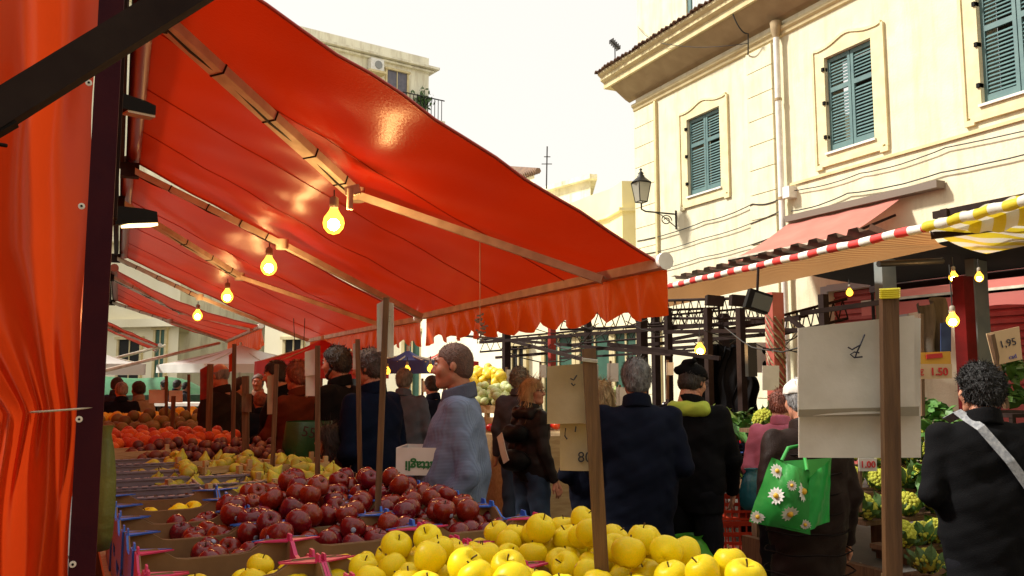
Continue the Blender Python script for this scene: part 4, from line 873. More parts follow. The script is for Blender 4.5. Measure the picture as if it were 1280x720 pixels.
#@@PART3
# ------------------------------------------------------------------ people: smooth implicit figures meshed with surface nets
def snet(fn, lo, hi, h):
    lo = np.array(lo, float); n = np.maximum(4, np.ceil((np.array(hi)-lo)/h).astype(int)+1)
    ax = [lo[i]+h*np.arange(n[i]) for i in range(3)]
    G = np.stack(np.meshgrid(*ax, indexing='ij'), -1).reshape(-1, 3)
    V = fn(G).reshape(n)
    V[0] = V[-1] = 1; V[:, 0] = V[:, -1] = 1; V[:, :, 0] = V[:, :, -1] = 1
    ins = V < 0; nx, ny, nz = n
    acc = np.zeros((nx-1, ny-1, nz-1, 3)); cnt = np.zeros((nx-1, ny-1, nz-1))
    off = [(a, b, c) for a in (0, 1) for b in (0, 1) for c in (0, 1)]
    def sl(o): return tuple(slice(o[k], n[k]-1+o[k]) for k in range(3))
    for o in off:
        for k in range(3):
            if o[k] == 0:
                q = list(o); q[k] = 1; A, Bv = V[sl(o)], V[sl(q)]; m = (A < 0) != (Bv < 0)
                t = np.where(m, A/np.where(m, A-Bv, 1), 0)
                for j in range(3): acc[..., j] += np.where(m, o[j]+(t if j == k else 0), 0)
                cnt += m
    act = cnt > 0; idx = -np.ones(act.shape, int); idx[act] = np.arange(act.sum())
    cell = np.stack(np.meshgrid(*[np.arange(k-1) for k in n], indexing='ij'), -1)
    pos = (acc[act]/cnt[act][:, None]+cell[act])*h+lo
    F = []
    for k in range(3):
        a, b = (k+1) % 3, (k+2) % 3
        s0 = [slice(1, n[j]-1) for j in range(3)]; s0[k] = slice(0, n[k]-1); s1 = list(s0); s1[k] = slice(1, n[k])
        i0, i1 = ins[tuple(s0)], ins[tuple(s1)]; ch = i0 != i1; I = np.argwhere(ch)
        I = I+np.array([s0[j].start for j in range(3)])
        fl = i0[ch]
        def cc(da, db): J = I.copy(); J[:, a] -= da; J[:, b] -= db; return idx[J[:, 0], J[:, 1], J[:, 2]]
        q = np.stack([cc(1, 1), cc(0, 1), cc(0, 0), cc(1, 0)], 1); q[~fl] = q[~fl][:, ::-1]; F.append(q)
    return pos, np.concatenate(F)
def npmesh(name, parts, m, smooth=True):
    vs, fs, o = [], [], 0
    for p, f in parts: vs.append(p); fs.append(f+o); o += len(p)
    v = np.concatenate(vs); f = np.concatenate(fs)
    me = bpy.data.meshes.new(name); me.vertices.add(len(v)); me.vertices.foreach_set('co', v.astype(np.float32).ravel())
    me.loops.add(len(f)*4); me.loops.foreach_set('vertex_index', f.astype(np.int32).ravel()); me.polygons.add(len(f))
    me.polygons.foreach_set('loop_start', np.arange(0, len(f)*4, 4, dtype=np.int32))
    try: me.polygons.foreach_set('loop_total', np.full(len(f), 4, np.int32))
    except Exception: pass
    me.polygons.foreach_set('use_smooth', np.full(len(f), smooth)); me.materials.append(m); me.update(calc_edges=True); me.validate(); return me
A3 = lambda *v: np.array(v, float)
def cap(a, b, ra, rb, sq=1.):
    a, b = np.array(a, float), np.array(b, float)
    def f(p):
        pa = p-a; ba = b-a
        if sq != 1: pa = pa*A3(1, 1/sq, 1); ba = ba*A3(1, 1/sq, 1)
        h = np.clip((pa@ba)/max(ba@ba, 1e-9), 0, 1); return (np.linalg.norm(pa-h[:, None]*ba, axis=1)-(ra+(rb-ra)*h))*(sq if sq < 1 else 1)
    return f
def ell(c, r):
    c, r = np.array(c, float), np.array(r, float)
    return lambda p: (np.linalg.norm((p-c)/r, axis=1)-1)*r.min()
def smin(ds, k):
    d = ds[0]
    for e in ds[1:]: h = np.clip(.5+.5*(e-d)/k, 0, 1); d = e*(1-h)+d*h-k*h*(1-h)
    return d
def union(fs, k): return lambda p: smin([f(p) for f in fs], k)
def wr(p, s, amp, ph):
    return amp*(np.sin(p[:, 2]*s+3*np.sin(p[:, 0]*s*.35+ph)+2*p[:, 1]*s*.3)+.6*np.sin(p[:, 2]*s*1.9-p[:, 0]*s*.9+ph*2)+.5*np.sin(p[:, 0]*s*1.3+p[:, 1]*s*1.1+p[:, 2]*s*.4+ph*3))
def inflate(f, a): return lambda p: f(p)-a
def strands(me, n, L, curl, seed, down=1., w=.0022):
    g = np.random.default_rng(seed); k = len(me.vertices); co = np.zeros(k*3); no = np.zeros(k*3); me.vertices.foreach_get('co', co); me.vertices.foreach_get('normal', no); co = co.reshape(-1, 3); no = no.reshape(-1, 3)
    i = g.integers(0, k, n); p = co[i]-no[i]*.003; nn = no[i]
    d = np.tile(A3(0, -.35, -1), (n, 1)); d -= (d*nn).sum(1, keepdims=True)*nn; top = nn[:, 2:3] > .75; d = np.where(top, d+g.normal(0, .4, (n, 3)), d)
    d /= np.linalg.norm(d, axis=1, keepdims=True)+1e-6; d = d*down+g.normal(0, curl, (n, 3)); sd = np.cross(d, nn); sd /= np.linalg.norm(sd, axis=1, keepdims=True)+1e-6
    Ls = L*g.uniform(.5, 1.3, (n, 1)); a = p-sd*w; b = p+sd*w; m1 = p+d*Ls*.5+nn*Ls*g.uniform(.12, .4, (n, 1))*(.25 if L > .05 else 1); c1 = m1-sd*w*.8; c2 = m1+sd*w*.8; e = p+d*Ls+nn*Ls*g.uniform(.0, .35, (n, 1))*(.25 if L > .05 else 1)+g.normal(0, curl*.012, (n, 3))
    v = np.concatenate([a, b, c2, c1, e+sd*w*.3, e-sd*w*.3]); j = np.arange(n); f = np.concatenate([np.stack([j, j+n, j+2*n, j+3*n], 1), np.stack([j+3*n, j+2*n, j+4*n, j+5*n], 1)])
    return v, f
POSES = {'hang': ((.25, -.07, 1.12), (.245, .11, .90)), 'down': ((.245, -.03, 1.13), (.255, .05, .88)), 'bent': ((.25, -.04, 1.13), (.13, .20, 1.06)), 'fwd': ((.235, .10, 1.17), (.17, .33, 1.02)),
         'pocket': ((.29, -.07, 1.13), (.22, .06, .93)), 'up': ((.24, .12, 1.16), (.15, .25, 1.33)), 'counter': ((.235, .04, 1.15), (.215, .26, .97)), 'low': ((.24, .08, 1.14), (.20, .24, .93))}
M_shoe = mat('dark_shoe', (.015, .012, .010), None, .4)
def person(label, x, ytop, d, face, jm, tm, hm=M_hairdark, hair='short', arms=('down', 'down'), turn=0, nod=0, hem=.84, girth=0, wide=1., vox=.013, cap_m=None, glasses=False, collar=None, face_detail=True, H=None, z0=0, lean=0, skin=None, hands=True, seed=0, skirt=False, beard=False, facevox=None, hood=False, group=None, shirt=None):
    top = P(x, ytop, d=d); loc = Vector((top.x, top.y, z0)); Hh = H or top.z-z0; s = Hh/1.732; skin = skin or M_skin
    t = thing('person', label, 'person', loc, -R(face), group); ph = seed*1.7
    SC = Matrix.Scale(s, 4); sh = Matrix.Identity(4); 
    if lean: sh = Matrix.Translation((0, 0, .95)) @ Matrix.Rotation(R(-lean), 4, 'X') @ Matrix.Translation((0, 0, -.95))
    Lm = np.array(sh)
    def lf(p): return tuple((Lm @ np.array([*p, 1.]))[:3])
    wide = wide*.88; T = lambda me: (me.transform(Matrix.Scale(s, 4)), me)[1]
    G = girth
    hipz = .93
    J = {}
    for sd in (-1, 1):
        pe, pw = POSES[arms[0 if sd < 0 else 1]]
        J[sd] = (lf((sd*.185*wide, -.01, 1.405)), lf((sd*pe[0]*wide, pe[1], pe[2])), lf((sd*pw[0], pw[1], pw[2])))
    nb, nt = lf((0, -.02, 1.42)), lf((0, .0, 1.54))
    tors = lambda e: [cap(lf((-.075*wide, 0, .96)), lf((.075*wide, 0, .96)), .115+e, .115+e, .85), cap(lf((-.06*wide, .03*(G*8), 1.10)), lf((.06*wide, .03*(G*8), 1.10)), .115+G+e, .115+G+e, .88+G), cap(lf((-.085*wide, 0, 1.27)), lf((.085*wide, 0, 1.27)), .118+G*.5+e, .118+G*.5+e, .84), cap(lf((-.03*wide, -.014, 1.405)), lf((-.165*wide, -.012, 1.37)), .062+e, .052+e), cap(lf((.03*wide, -.014, 1.405)), lf((.165*wide, -.012, 1.37)), .062+e, .052+e)]
    def armf(e, sd):
        a, b, c = J[sd]; return [cap(a, b, .056+e, .043+e), cap(b, c, .043+e, .030+e)]
    legs = lambda e: [cap((sd*.085, 0, .90), (sd*.10, .02, .50), .088+e, .058+e) for sd in (-1, 1)]+[cap((sd*.10, .02, .50), (sd*.105, -.01, .10), .058+e, .038+e) for sd in (-1, 1)]
    bodyf = union(tors(-.005)+armf(0, -1)+armf(0, 1)+legs(0)+[cap(nb, nt, .058, .056)], .03)
    parts = [snet(bodyf, (-.45, -.3, .0), (.45, .5, 1.62), .03 if vox < .02 else .04)]
    # head
    hc = np.array(lf((0, .025, 1.622))); HS = .93
    Rm = np.array((Matrix.Rotation(-R(turn), 3, 'Z') @ Matrix.Rotation(-R(nod+lean*.3), 3, 'X')))
    def hd(f): return lambda p: f(((p-hc)@Rm)/HS)*HS
    feats = [ell((0, -.012, .022), (.077, .098, .095)), ell((0, .03, -.035), (.058, .062, .085)), ell((0, .066, -.095), (.026, .022, .022))]
    feats += [cap((sd*.045, 0, -.065), (sd*.012, .062, -.097), .024, .020) for sd in (-1, 1)]+[ell((sd*.038, .055, -.028), (.028, .028, .028)) for sd in (-1, 1)]
    base = union(feats, .02)
    nose = union([cap((0, .086, .012), (0, .108, -.028), .008, .013), ell((.012, .096, -.034), (.009, .012, .008)), ell((-.012, .096, -.034), (.009, .012, .008)), cap((-.032, .078, .028), (.032, .078, .028), .010, .010)], .008)
    lips = union([cap((-.018, .083, -.060), (.018, .083, -.060), .0075, .0075), cap((-.015, .081, -.072), (.015, .081, -.072), .008, .008)], .003)
    ears = [ell((sd*.078, -.010, -.008), (.009, .016, .027)) for sd in (-1, 1)]
    eyes = union([ell((sd*.031, .098, .008), (.018, .016, .011)) for sd in (-1, 1)], .001)
    def headf(p):
        b = smin([base(p), nose(p)], .014); b = np.maximum(b, -eyes(p)+0) if False else b
        e = eyes(p); k = .010; h = np.clip(.5-.5*(b+e)/k, 0, 1); b = b*(1-h)-e*h+k*h*(1-h)
        b = smin([b, lips(p)], .006); b = smin([b]+[q(p) for q in ears], .008)
        return smin([b, cap((0, -.028, -.05), (0, -.045, -.19), .056, .060)(p)], .02)
    fv = facevox or (.008 if face_detail else .013)
    parts.append(snet(hd(headf), hc-A3(.15, .16, .21), hc+A3(.15, .16, .15), fv))
    # hands with five fingers
    if hands:
        for sd in (-1, 1):
            a, b, c = [np.array(q) for q in J[sd]]; fd = (c-b)/np.linalg.norm(c-b); up = A3(0, .35, -1); side = np.cross(fd, A3(sd*1., 0, 0)); side /= np.linalg.norm(side)   # across the palm
            out = np.cross(side, fd)
            fs = [cap(c+fd*.01+side*.012, c+fd*.075+side*.02, .018, .015), cap(c+fd*.01-side*.012, c+fd*.075-side*.022, .017, .014)]
            for k, (o, L) in enumerate(((.030, .062), (.010, .075), (-.010, .070), (-.028, .055))):
                r0 = c+fd*.08+side*o; m1 = r0+fd*L*.5+out*.008*sd*-1; m2 = r0+fd*L*.85+out*.030*sd*-1
                fs += [cap(r0, m1, .0098, .009), cap(m1, m2, .009, .0078)]
            fs += [cap(c+fd*.02+side*.02, c+fd*.055+side*.050, .013, .011), cap(c+fd*.055+side*.050, c+fd*.088+side*.055-out*sd*.01, .011, .009)]
            lo = np.min([c-.09, c+fd*.17-.07], 0); hi = np.max([c+.09, c+fd*.17+.07], 0)
            parts.append(snet(union(fs, .006), lo, hi, .0065 if vox < .014 else .011))
    link(bpy.data.objects.new('body', T(npmesh('body', parts, skin))), t)
    # clothes
    wa = .004
    neckz = 1.455
    def jf(p):
        ts = tors(.024)
        if hem < .8 or skirt: ts.append(cap(lf((0, 0, 1.0)), (0, 0.01, hem), .165+G*.6, .19+G*.6, .78))
        else: ts.append(cap((-.06, 0, .98), (.06, 0, hem), .12+G*.7, .125+G*.7, .85))
        b = smin([f(p) for f in ts], .05)
        for sd in (-1, 1):
            a_, b_, c_ = [np.array(q) for q in J[sd]]; fd = (c_-b_)/np.linalg.norm(c_-b_)
            fa = smin([cap(a_, b_, .068, .055)(p), np.maximum(cap(b_, c_+fd*.02, .055, .043)(p), (p-c_)@fd-.012)], .03)
            b = smin([b, fa], .018)
        b = b+wr(p, 26, wa, ph)*.8+wr(p, 60, .0015, ph+1)
        pz = p[:, 2]-.25*p[:, 1]*0
        b = np.maximum(b, hem-p[:, 2])
        nbp = np.array(lf((0, -.01, neckz)))
        b = np.maximum(b, (p-nbp)@np.array(lf((0, .12, 1.0)))*0+(p[:, 2]-nbp[2]-.35*abs(p[:, 1]-nbp[1])*0)-.02)
        return b
    ext = .33 if 'pocket' in arms else .36
    link(bpy.data.objects.new('jacket', T(npmesh('jacket', [snet(jf, (-.42*max(1, wide), -.36, hem-.03), (.42*max(1, wide), .50, 1.55 if not lean else 1.6), vox)], jm))), t)
    nbp = np.array(lf((0, -.008, 1.482)))
    def colf(p):
        q = p-nbp; q = q*A3(1, .95, 1); r = np.sqrt(q[:, 0]**2+(q[:, 1])**2); zz = q[:, 2]+.32*q[:, 1]
        return np.maximum(np.maximum(np.abs(r-(.072-.14*(zz))) - .012, np.abs(zz)-.040), -99)
    link(bpy.data.objects.new('collar', T(npmesh('collar', [snet(colf, nbp-A3(.13, .13, .09), nbp+A3(.13, .13, .09), .009)], collar or jm))), t)
    if hood:
        hf = union([cap(lf((-.09, -.09, 1.44)), lf((.09, -.09, 1.44)), .05, .05), cap(lf((-.10, -.06, 1.46)), lf((-.06, .06, 1.46)), .035, .025), cap(lf((.10, -.06, 1.46)), lf((.06, .06, 1.46)), .035, .025)], .03)
        link(bpy.data.objects.new('hood', T(npmesh('hood', [snet(lambda p: hf(p)+wr(p, 50, .003, ph), (-.2, -.25, 1.3), (.2, .2, 1.58), .013)], hood if not isinstance(hood, bool) else jm))), t)
    link(bpy.data.objects.new('trousers', T(npmesh('trousers', [snet(lambda p: np.maximum(smin([f(p) for f in legs(.022)]+[cap((-.07, 0, .94), (.07, 0, .94), .125, .125, .85)(p)], .025)+wr(p, 30, .004, ph), p[:, 2]-1.0), (-.3, -.2, .02), (.3, .25, 1.05), .018)], tm))), t)
    for sd in (-1, 1):
        ff = union([cap((sd*.105, -.03, .05), (sd*.115, .07, .045), .045, .042), cap((sd*.115, .07, .045), (sd*.12, .16, .032), .042, .03)], .02)
        link(bpy.data.objects.new('shoe', T(npmesh('shoe', [snet(lambda p: np.maximum(ff(p), .004-p[:, 2]), (sd*.11-.08, -.1, -.01), (sd*.11+.08, .22, .12), .014)], M_shoe))), t)
    # hair
    if hair:
        def hairf(p):
            n = wr(p, 90, .0016, ph)+wr(p, 170, .001, ph+2)
            k = {'short': .010, 'bald': .004, 'bushy': .022, 'full': .012, 'long': .016, 'crop': .0015, 'cap': .008}[hair]
            b = ell((0, -.014, .024), (.080+k, .100+k, .096+k))(p)-n*{'bushy': 3, 'crop': 0}.get(hair, 1.0)
            if hair in ('short', 'full', 'bushy', 'crop'): b = smin([b, ell((0, -.055, -.03), (.068+k*.7, .055+k*.7, .055+k*.5))(p)], .02)
            lim = .052+.45*(p[:, 2]-.02)
            side = np.where(p[:, 2] < .045, .018+.0*p[:, 2], lim)
            b = np.maximum(b, p[:, 1]-np.where(p[:, 2] < .05, side+np.clip(p[:, 2], 0, .05)*.68, lim))
            if hair in ('long',):
                L = [cap((0, -.065, .0), (0, -.075, -.20), .075, .07, .7), cap((-.072, -.02, .02), (-.085, -.01, -.20), .028, .03), cap((.072, -.02, .02), (.085, -.01, -.20), .028, .03)]
                b = smin([b]+[q(p)-n*2 for q in L], .02)
            if hair == 'bald': b = np.maximum(b, p[:, 2]-.035-.02*(p[:, 1] < -.05)); b = np.maximum(b, p[:, 1]-.01)
            b = np.maximum(b, (-.075 if hair != 'long' else -.27)-p[:, 2])
            return b
        lo_, hi_ = hc-A3(.17, .17, .32 if hair == 'long' else .13), hc+A3(.17, .17, .18)
        hs_ = snet(hd(hairf), lo_, hi_, .009); hme = npmesh('hair', [hs_], hm)
        if d < 8.5 and hair not in ('bald',):
            Ls, cu_, nn_, ww = {'short': (.016, .22, 3400, .0012), 'full': (.018, .26, 4200, .0014), 'bushy': (.009, .7, 8000, .0018), 'long': (.07, .18, 4200, .0020), 'crop': (.005, .3, 5200, .0008), 'cap': (.02, .2, 800, .0016)}[hair]
            if hair == 'short' and cap_m is not None: nn_ = 700
            hs_ = (hs_[0], hs_[1]); sv = strands(hme, nn_, Ls, cu_, seed); bpy.data.meshes.remove(hme); hme = npmesh('hair', [hs_, sv], hm)
        link(bpy.data.objects.new('hair', T(hme)), t)
    if beard:
        bf = union([ell((0, .058, -.088), (.034, .032, .030)), cap((-.055, .012, -.055), (-.02, .06, -.095), .020, .022), cap((.055, .012, -.055), (.02, .06, -.095), .020, .022), cap((-.02, .088, -.050), (.02, .088, -.050), .007, .007)], .012)
        link(bpy.data.objects.new('beard', T(npmesh('beard', [snet(hd(lambda p: bf(p)+wr(p, 150, .001, 1)), hc-A3(.12, .12, .16), hc+A3(.12, .16, .06), .008)], hm))), t)
    if cap_m is not None:
        cf = union([ell((0, -.012, .045), (.095, .115, .085)), cap((-.03, .10, .05), (.03, .10, .05), .018, .018)], .02) if cap_m[1] == 'cap' else ell((0, -.012, .04), (.096, .115, .09))
        def capf(p):
            b = cf(p) if cap_m[1] == 'cap' else cf(p)+wr(p, 70, .002, 1)
            if cap_m[1] == 'cap': b = smin([b, cap((-.0, -.10, .10), (.07, -.11, .12), .035, .018)(p), cap((0, -.1, .07), (-.05, -.12, .05), .03, .03)(p)], .02)
            return np.maximum(b, .03-p[:, 2]+.1*p[:, 1]*(cap_m[1] == 'cap'))
        link(bpy.data.objects.new('hat', T(npmesh('hat', [snet(hd(capf), hc-A3(.17, .2, .05), hc+A3(.17, .2, .2), .009)], cap_m[0]))), t)
    HM = Matrix.Scale(s, 4) @ Matrix.Translation(Vector(hc)) @ Matrix([list(r) for r in Rm]).to_4x4() @ Matrix.Scale(HS, 4)
    if face_detail:
        for sd in (-1, 1):
            e = MB().sphere((sd*.031, .079, .008), .0115, 8).build('eye', mat('eye_white', (.55, .5, .45), None, .2), t); e.data.transform(HM)
            e = MB().sphere((sd*.031, .0875, .008), .0052, 6).build('iris', M_ink, e); e.data.transform(HM)
            e = MB().tube([(sd*.016, .091, .028), (sd*.032, .090, .034), (sd*.047, .080, .028)], .0036, 5).build('eyebrow', hm, t); e.data.transform(HM)
    if glasses:
        g = MB()
        for sd in (-1, 1):
            g.tube([(sd*.033+.022*math.cos(a), .103, .004+.017*math.sin(a)) for a in [i*PI/8 for i in range(17)]], .0018, 4)
            g.tube([(sd*.056, .100, .008), (sd*.080, .0, .006)], .0018, 4)
        g.tube([(-.011, .105, .008), (.011, .105, .008)], .002, 4)
        o = g.build('glasses', M_black, t); o.data.transform(HM)
    return t, s
def cloth(name, c1, c2=None, rough=.85, bump=.3, bs=220, spec=.08, **k): return mat(name, c1, c2 or tuple(x*.75 for x in c1), rough, 7, bump, bs, spec=spec, **k)
K_navy = cloth('navy_coat_cloth', (.007, .010, .022)); K_black = cloth('black_coat_cloth', (.006, .006, .007)); K_char = cloth('charcoal_cloth', (.02, .019, .02))
K_jean = cloth('blue_jeans', (.045, .075, .13)); K_dk = cloth('dark_trousers', (.010, .010, .013)); K_brown = cloth('dark_brown_puffer', (.022, .013, .011), rough=.45)
K_beige = cloth('beige_sweater', (.30, .24, .19)); K_bluegrey = cloth('blue_grey_shirt', (.10, .13, .20)); K_royal = cloth('blue_jacket', (.004, .009, .026)); K_vest = cloth('black_vest', (.008, .009, .014), rough=.5)
K_orange = cloth('rust_orange_jacket', (.10, .022, .010)); K_pink = cloth('pink_jacket', (.55, .16, .24)); K_redj = cloth('dark_red_jacket', (.10, .01, .01)); K_leather = cloth('dark_leather', (.022, .018, .018), rough=.35, bump=.1, bs=40); K_grey = cloth('grey_jacket', (.07, .07, .085))
# knitted sweater with vertical ribs
K_knit = mat('blue_knit', (.18, .225, .34), (.145, .185, .285), .9, 9, .2, 200, spec=.1)
nt = K_knit.node_tree; N = nt.nodes; L_ = nt.links
tc = N.new('ShaderNodeTexCoord'); wv = N.new('ShaderNodeTexWave'); wv.bands_direction = 'X'; wv.inputs['Scale'].default_value = 22; wv.inputs['Distortion'].default_value = .6; L_.new(tc.outputs['Object'], wv.inputs[0])
wv2 = N.new('ShaderNodeTexWave'); wv2.bands_direction = 'Z'; wv2.inputs['Scale'].default_value = 50; L_.new(tc.outputs['Object'], wv2.inputs[0])
ad = N.new('ShaderNodeMath'); ad.operation = 'MULTIPLY_ADD'; ad.inputs[1].default_value = .35; L_.new(wv2.outputs['Fac'], ad.inputs[0]); L_.new(wv.outputs['Fac'], ad.inputs[2])
bp = N.new('ShaderNodeBump'); bp.inputs['Strength'].default_value = .45; bp.inputs['Distance'].default_value = .005; L_.new(ad.outputs[0], bp.inputs['Height']); L_.new(bp.outputs[0], N['Principled BSDF'].inputs['Normal'])
CAM = 25
# the man in the blue sweater, profile to the left
M_skin2 = mat('ruddy_skin', (.46, .20, .12), (.38, .15, .09), .5, 14, .15, 60, sss=.05)
person('stout man in a ribbed blue zip sweater, left profile, close-cropped hair', 572, 429, 4.15, CAM-90, K_knit, K_jean, mat('cropped_hair', (.13, .065, .045), (.09, .05, .04), .8, 60, .5, 200), 'crop', ('hang', 'fwd'), 0, 2, .86, .055, 1.12, .011, facevox=.0065, skin=M_skin2, collar=cloth('dark_blue_grey_collar', (.10, .11, .16)), seed=1)
person('man in a dark blue jacket and glasses behind the first slim stake', 465, 437, 5.15, CAM-60, K_royal, K_dk, mat('brown_grey_hair', (.07, .05, .045), (.035, .025, .02), .6, 40, .8, 120), 'short', ('bent', 'down'), -15, 5, .72, .03, 1.1, seed=2, glasses=True, skin=M_skin2)
person('tall bearded man with thick black hair and a black coat, profile left', 424, 434, 6.0, CAM-75, K_black, K_dk, M_hairdark, 'full', ('bent', 'bent'), 0, 6, .6, .01, 1.1, seed=3, beard=True)
person('small woman with long dark hair and glasses low behind the counter', 414, 533, 5.0, CAM-85, K_redj, K_dk, M_hairdark, 'long', ('down', 'down'), 0, 0, .8, seed=4, glasses=True)
person('woman in a rust orange jacket behind the stake with two grey papers', 374, 452, 6.4, CAM-60, K_orange, K_dk, M_hairred, 'full', ('fwd', 'fwd'), 0, 5, .75, seed=5)
person('balding man in a black coat bending his head by the stake with brown paper', 348, 452, 6.9, CAM-100, K_black, K_dk, M_hairdark, 'short', ('bent', 'bent'), 0, 10, .6, .02, 1.1, seed=6, face_detail=True)
person('man in a dark jacket with a light collar facing the camera, between the stakes', 323, 468, 10.6, CAM+175, K_char, K_dk, M_hairgrey, 'short', ('down', 'down'), 0, 0, .75, 0, 1.05, .02, collar=M_paper, seed=7)
person('short person in a glossy dark quilted jacket in front of the facing man', 326, 490, 8.8, CAM-40, K_navy, K_dk, M_hairred, 'full', ('down', 'down'), 0, 0, .75, 0, 1.05, .02, seed=8, face_detail=False)
person('woman with pale face far behind the dark coated men', 372, 473, 10.9, CAM+170, K_char, K_dk, M_hairgrey, 'full', ('down', 'down'), 0, 0, .75, 0, 1, .02, seed=9)
person('bald man in a dark jacket facing left beyond the oranges', 277, 455, 7.6, CAM-70, cloth('dark_brown_coat', (.025, .018, .015)), K_dk, M_hairgrey, 'bald', ('bent', 'bent'), 0, 8, .7, .03, 1.12, seed=10, skin=M_skin2)
person('grey-haired man in a dark suit at the far left, back half turned', 152, 478, 10.2, CAM-30, K_navy, K_dk, M_hairgrey, 'short', ('down', 'down'), -20, 5, .7, .02, 1.1, .018, seed=11, face_detail=False)
person('man in a blue jacket half hidden behind the dark suited man at the far left', 146, 472, 11.6, CAM+20, cloth('mid_blue_cloth', (.03, .05, .10)), K_dk, M_hairdark, 'short', ('down', 'down'), 0, 0, .8, 0, 1, .02, seed=12, face_detail=False)
person('young black-haired person in a beige sweater at the far left', 174, 477, 10.4, CAM-50, K_beige, K_dk, M_hairdark, 'full', ('down', 'down'), -20, 5, .85, 0, 1, .018, seed=13, skin=mat('dark_skin', (.16, .07, .045), None, .5), face_detail=False)
person('distant dark figure left of the two far bystanders', 206, 475, 17, CAM-60, K_black, K_dk, M_hairdark, 'short', ('down', 'down'), 0, 0, .7, 0, 1, .028, seed=14, face_detail=False, hands=False)
person('distant bystander in dark clothes right of the white far papers', 221, 475, 16.5, CAM+40, K_navy, K_dk, M_hairdark, 'short', ('down', 'down'), 0, 0, .7, 0, 1, .028, seed=15, face_detail=False, hands=False)
person('distant bystander in a violet grey jacket beside the torn price paper', 232, 478, 17.5, CAM+80, K_grey, K_dk, M_hairdark, 'short', ('down', 'down'), 0, 0, .7, 0, 1, .028, seed=16, face_detail=False, hands=False)
person('person in black seen between the bald man and the broad stake', 300, 472, 9.6, CAM+100, K_black, K_dk, M_hairdark, 'full', ('down', 'down'), 0, 0, .7, 0, 1, .02, seed=17, face_detail=False)
person('grey-haired man in a blue grey shirt with his back turned, left of the sweater man', 505, 461, 7.9, CAM+5, K_bluegrey, K_dk, M_hairgrey, 'short', ('down', 'down'), 0, 0, .92, .02, 1.12, .014, seed=18, face_detail=False)
person('person in a dark jacket partly hidden behind the sweater man', 541, 470, 8.8, CAM-40, K_navy, K_dk, M_hairdark, 'short', ('down', 'bent'), 0, 5, .8, 0, 1.05, .02, seed=19, face_detail=False)
person('man with tousled grey blond hair behind the woman with the backpack', 649, 461, 7.9, CAM+20, K_grey, K_jean, mat('tousled_hair', (.30, .24, .16), (.10, .08, .06), .6, 40, .9, 120), 'bushy', ('down', 'down'), 0, 0, .85, 0, 1.05, .014, seed=20, face_detail=False)
wmn, ws = person('woman with long blonde hair, glasses, leather jacket and backpack', 664, 474, 6.5, CAM+52, K_leather, K_jean, M_hairblonde, 'long', ('down', 'down'), 62, -4, .86, -.01, .92, .013, seed=21, glasses=True, hood=True)
person('woman with a cream striped scarf hood, back turned, behind the brown paper boards', 752, 478, 4.95, CAM-5, K_navy, K_dk, M_hairblonde, 'long', ('bent', 'bent'), 20, 0, .55, .03, 1.1, .013, seed=22, face_detail=False, hood=mat('cream_striped_knit', (.42, .36, .24), (.03, .03, .04), .8, 18, .3, stretch=(1, 3, 1)))
person('grey-haired man in a dark navy quilted coat, back to the camera', 795, 449, 4.6, CAM+2, K_navy, K_dk, M_hairgrey, 'full', ('bent', 'bent'), -6, 0, .62, .035, 1.16, .012, seed=23, face_detail=True)
person('man in a black cap and black jacket with a lime collar', 862, 455, 5.1, CAM+28, K_black, K_dk, M_hairdark, 'short', ('low', 'low'), 22, 14, .80, .01, 1.12, .012, cap_m=(K_black, 'cap'), glasses=True, seed=24, hood=mat('lime_hood_lining', (.45, .55, .06), (.3, .4, .04), .8), lean=4)
person('auburn-haired woman in a pink jacket stooping by the vegetable crates', 974, 487, 5.5, CAM+25, K_pink, K_dk, M_hairred, 'full', ('bent', 'low'), 20, 10, .85, .03, 1.1, .013, seed=25, face_detail=False, lean=8)
bwp, bws = person('person in a long brown puffer coat and white hat behind the largest board', 1003, 474, 4.0, CAM-12, K_brown, K_dk, M_hairgrey, 'short', ('bent', 'down'), 0, 5, .45, .03, 1.12, .012, cap_m=(M_paper, 'knit'), seed=26, face_detail=False)
cm, cs = person('curly-haired person in a black coat with a grey strap at the right edge', 1224, 459, 3.75, CAM+8, K_black, K_dk, mat('salt_pepper_curls', (.006, .005, .005), (.02, .02, .02), .7, 55, 1.0, 90, fac=(.5, .8)), 'bushy', ('bent', 'bent'), -25, 0, .5, .03, 1.18, .012, seed=27, face_detail=True)
# straps, backpack and bags (held things stay top-level, worn ones belong to the wearer)
def on(pts, s): return [tuple(c*s for c in p) for p in pts]
mb = MB(); st = [(-.13, .10, 1.47), (-.10, -.0, 1.51), (-.05, -.105, 1.45), (.05, -.155, 1.30), (.14, -.165, 1.15), (.22, -.14, 1.0), (.27, -.05, .92)]
pr_ = []
for i in range(len(st)-1):
    for k in range(4): pr_.append(Vector(st[i]).lerp(Vector(st[i+1]), k/4))
def ribbon(pts, w, th, nrm): 
    mb = MB(); n = len(pts); A = []
    for i, p in enumerate(pts):
        d = (pts[min(i+1, n-1)]-pts[max(0, i-1)]).normalized(); sdv = d.cross(Vector(nrm)).normalized(); A.append((p-sdv*w/2, p+sdv*w/2))
    vs = []
    for a_, b_ in A: vs += [a_, b_, b_+Vector(nrm)*th, a_+Vector(nrm)*th]
    fs = [];
    for i in range(n-1):
        for k in range(4): fs.append((i*4+k, i*4+(k+1) % 4, i*4+4+(k+1) % 4, i*4+4+k))
    return mb.add(vs, fs, False)
def svec(p, s): return Vector(p)*s
ribbon([svec(p, cs) for p in pr_], .038, .006, (0, -1, 0)).build('bag_strap', mat('grey_woven_strap', (.30, .31, .32), (.16, .17, .19), .7, 60, .3), cm)
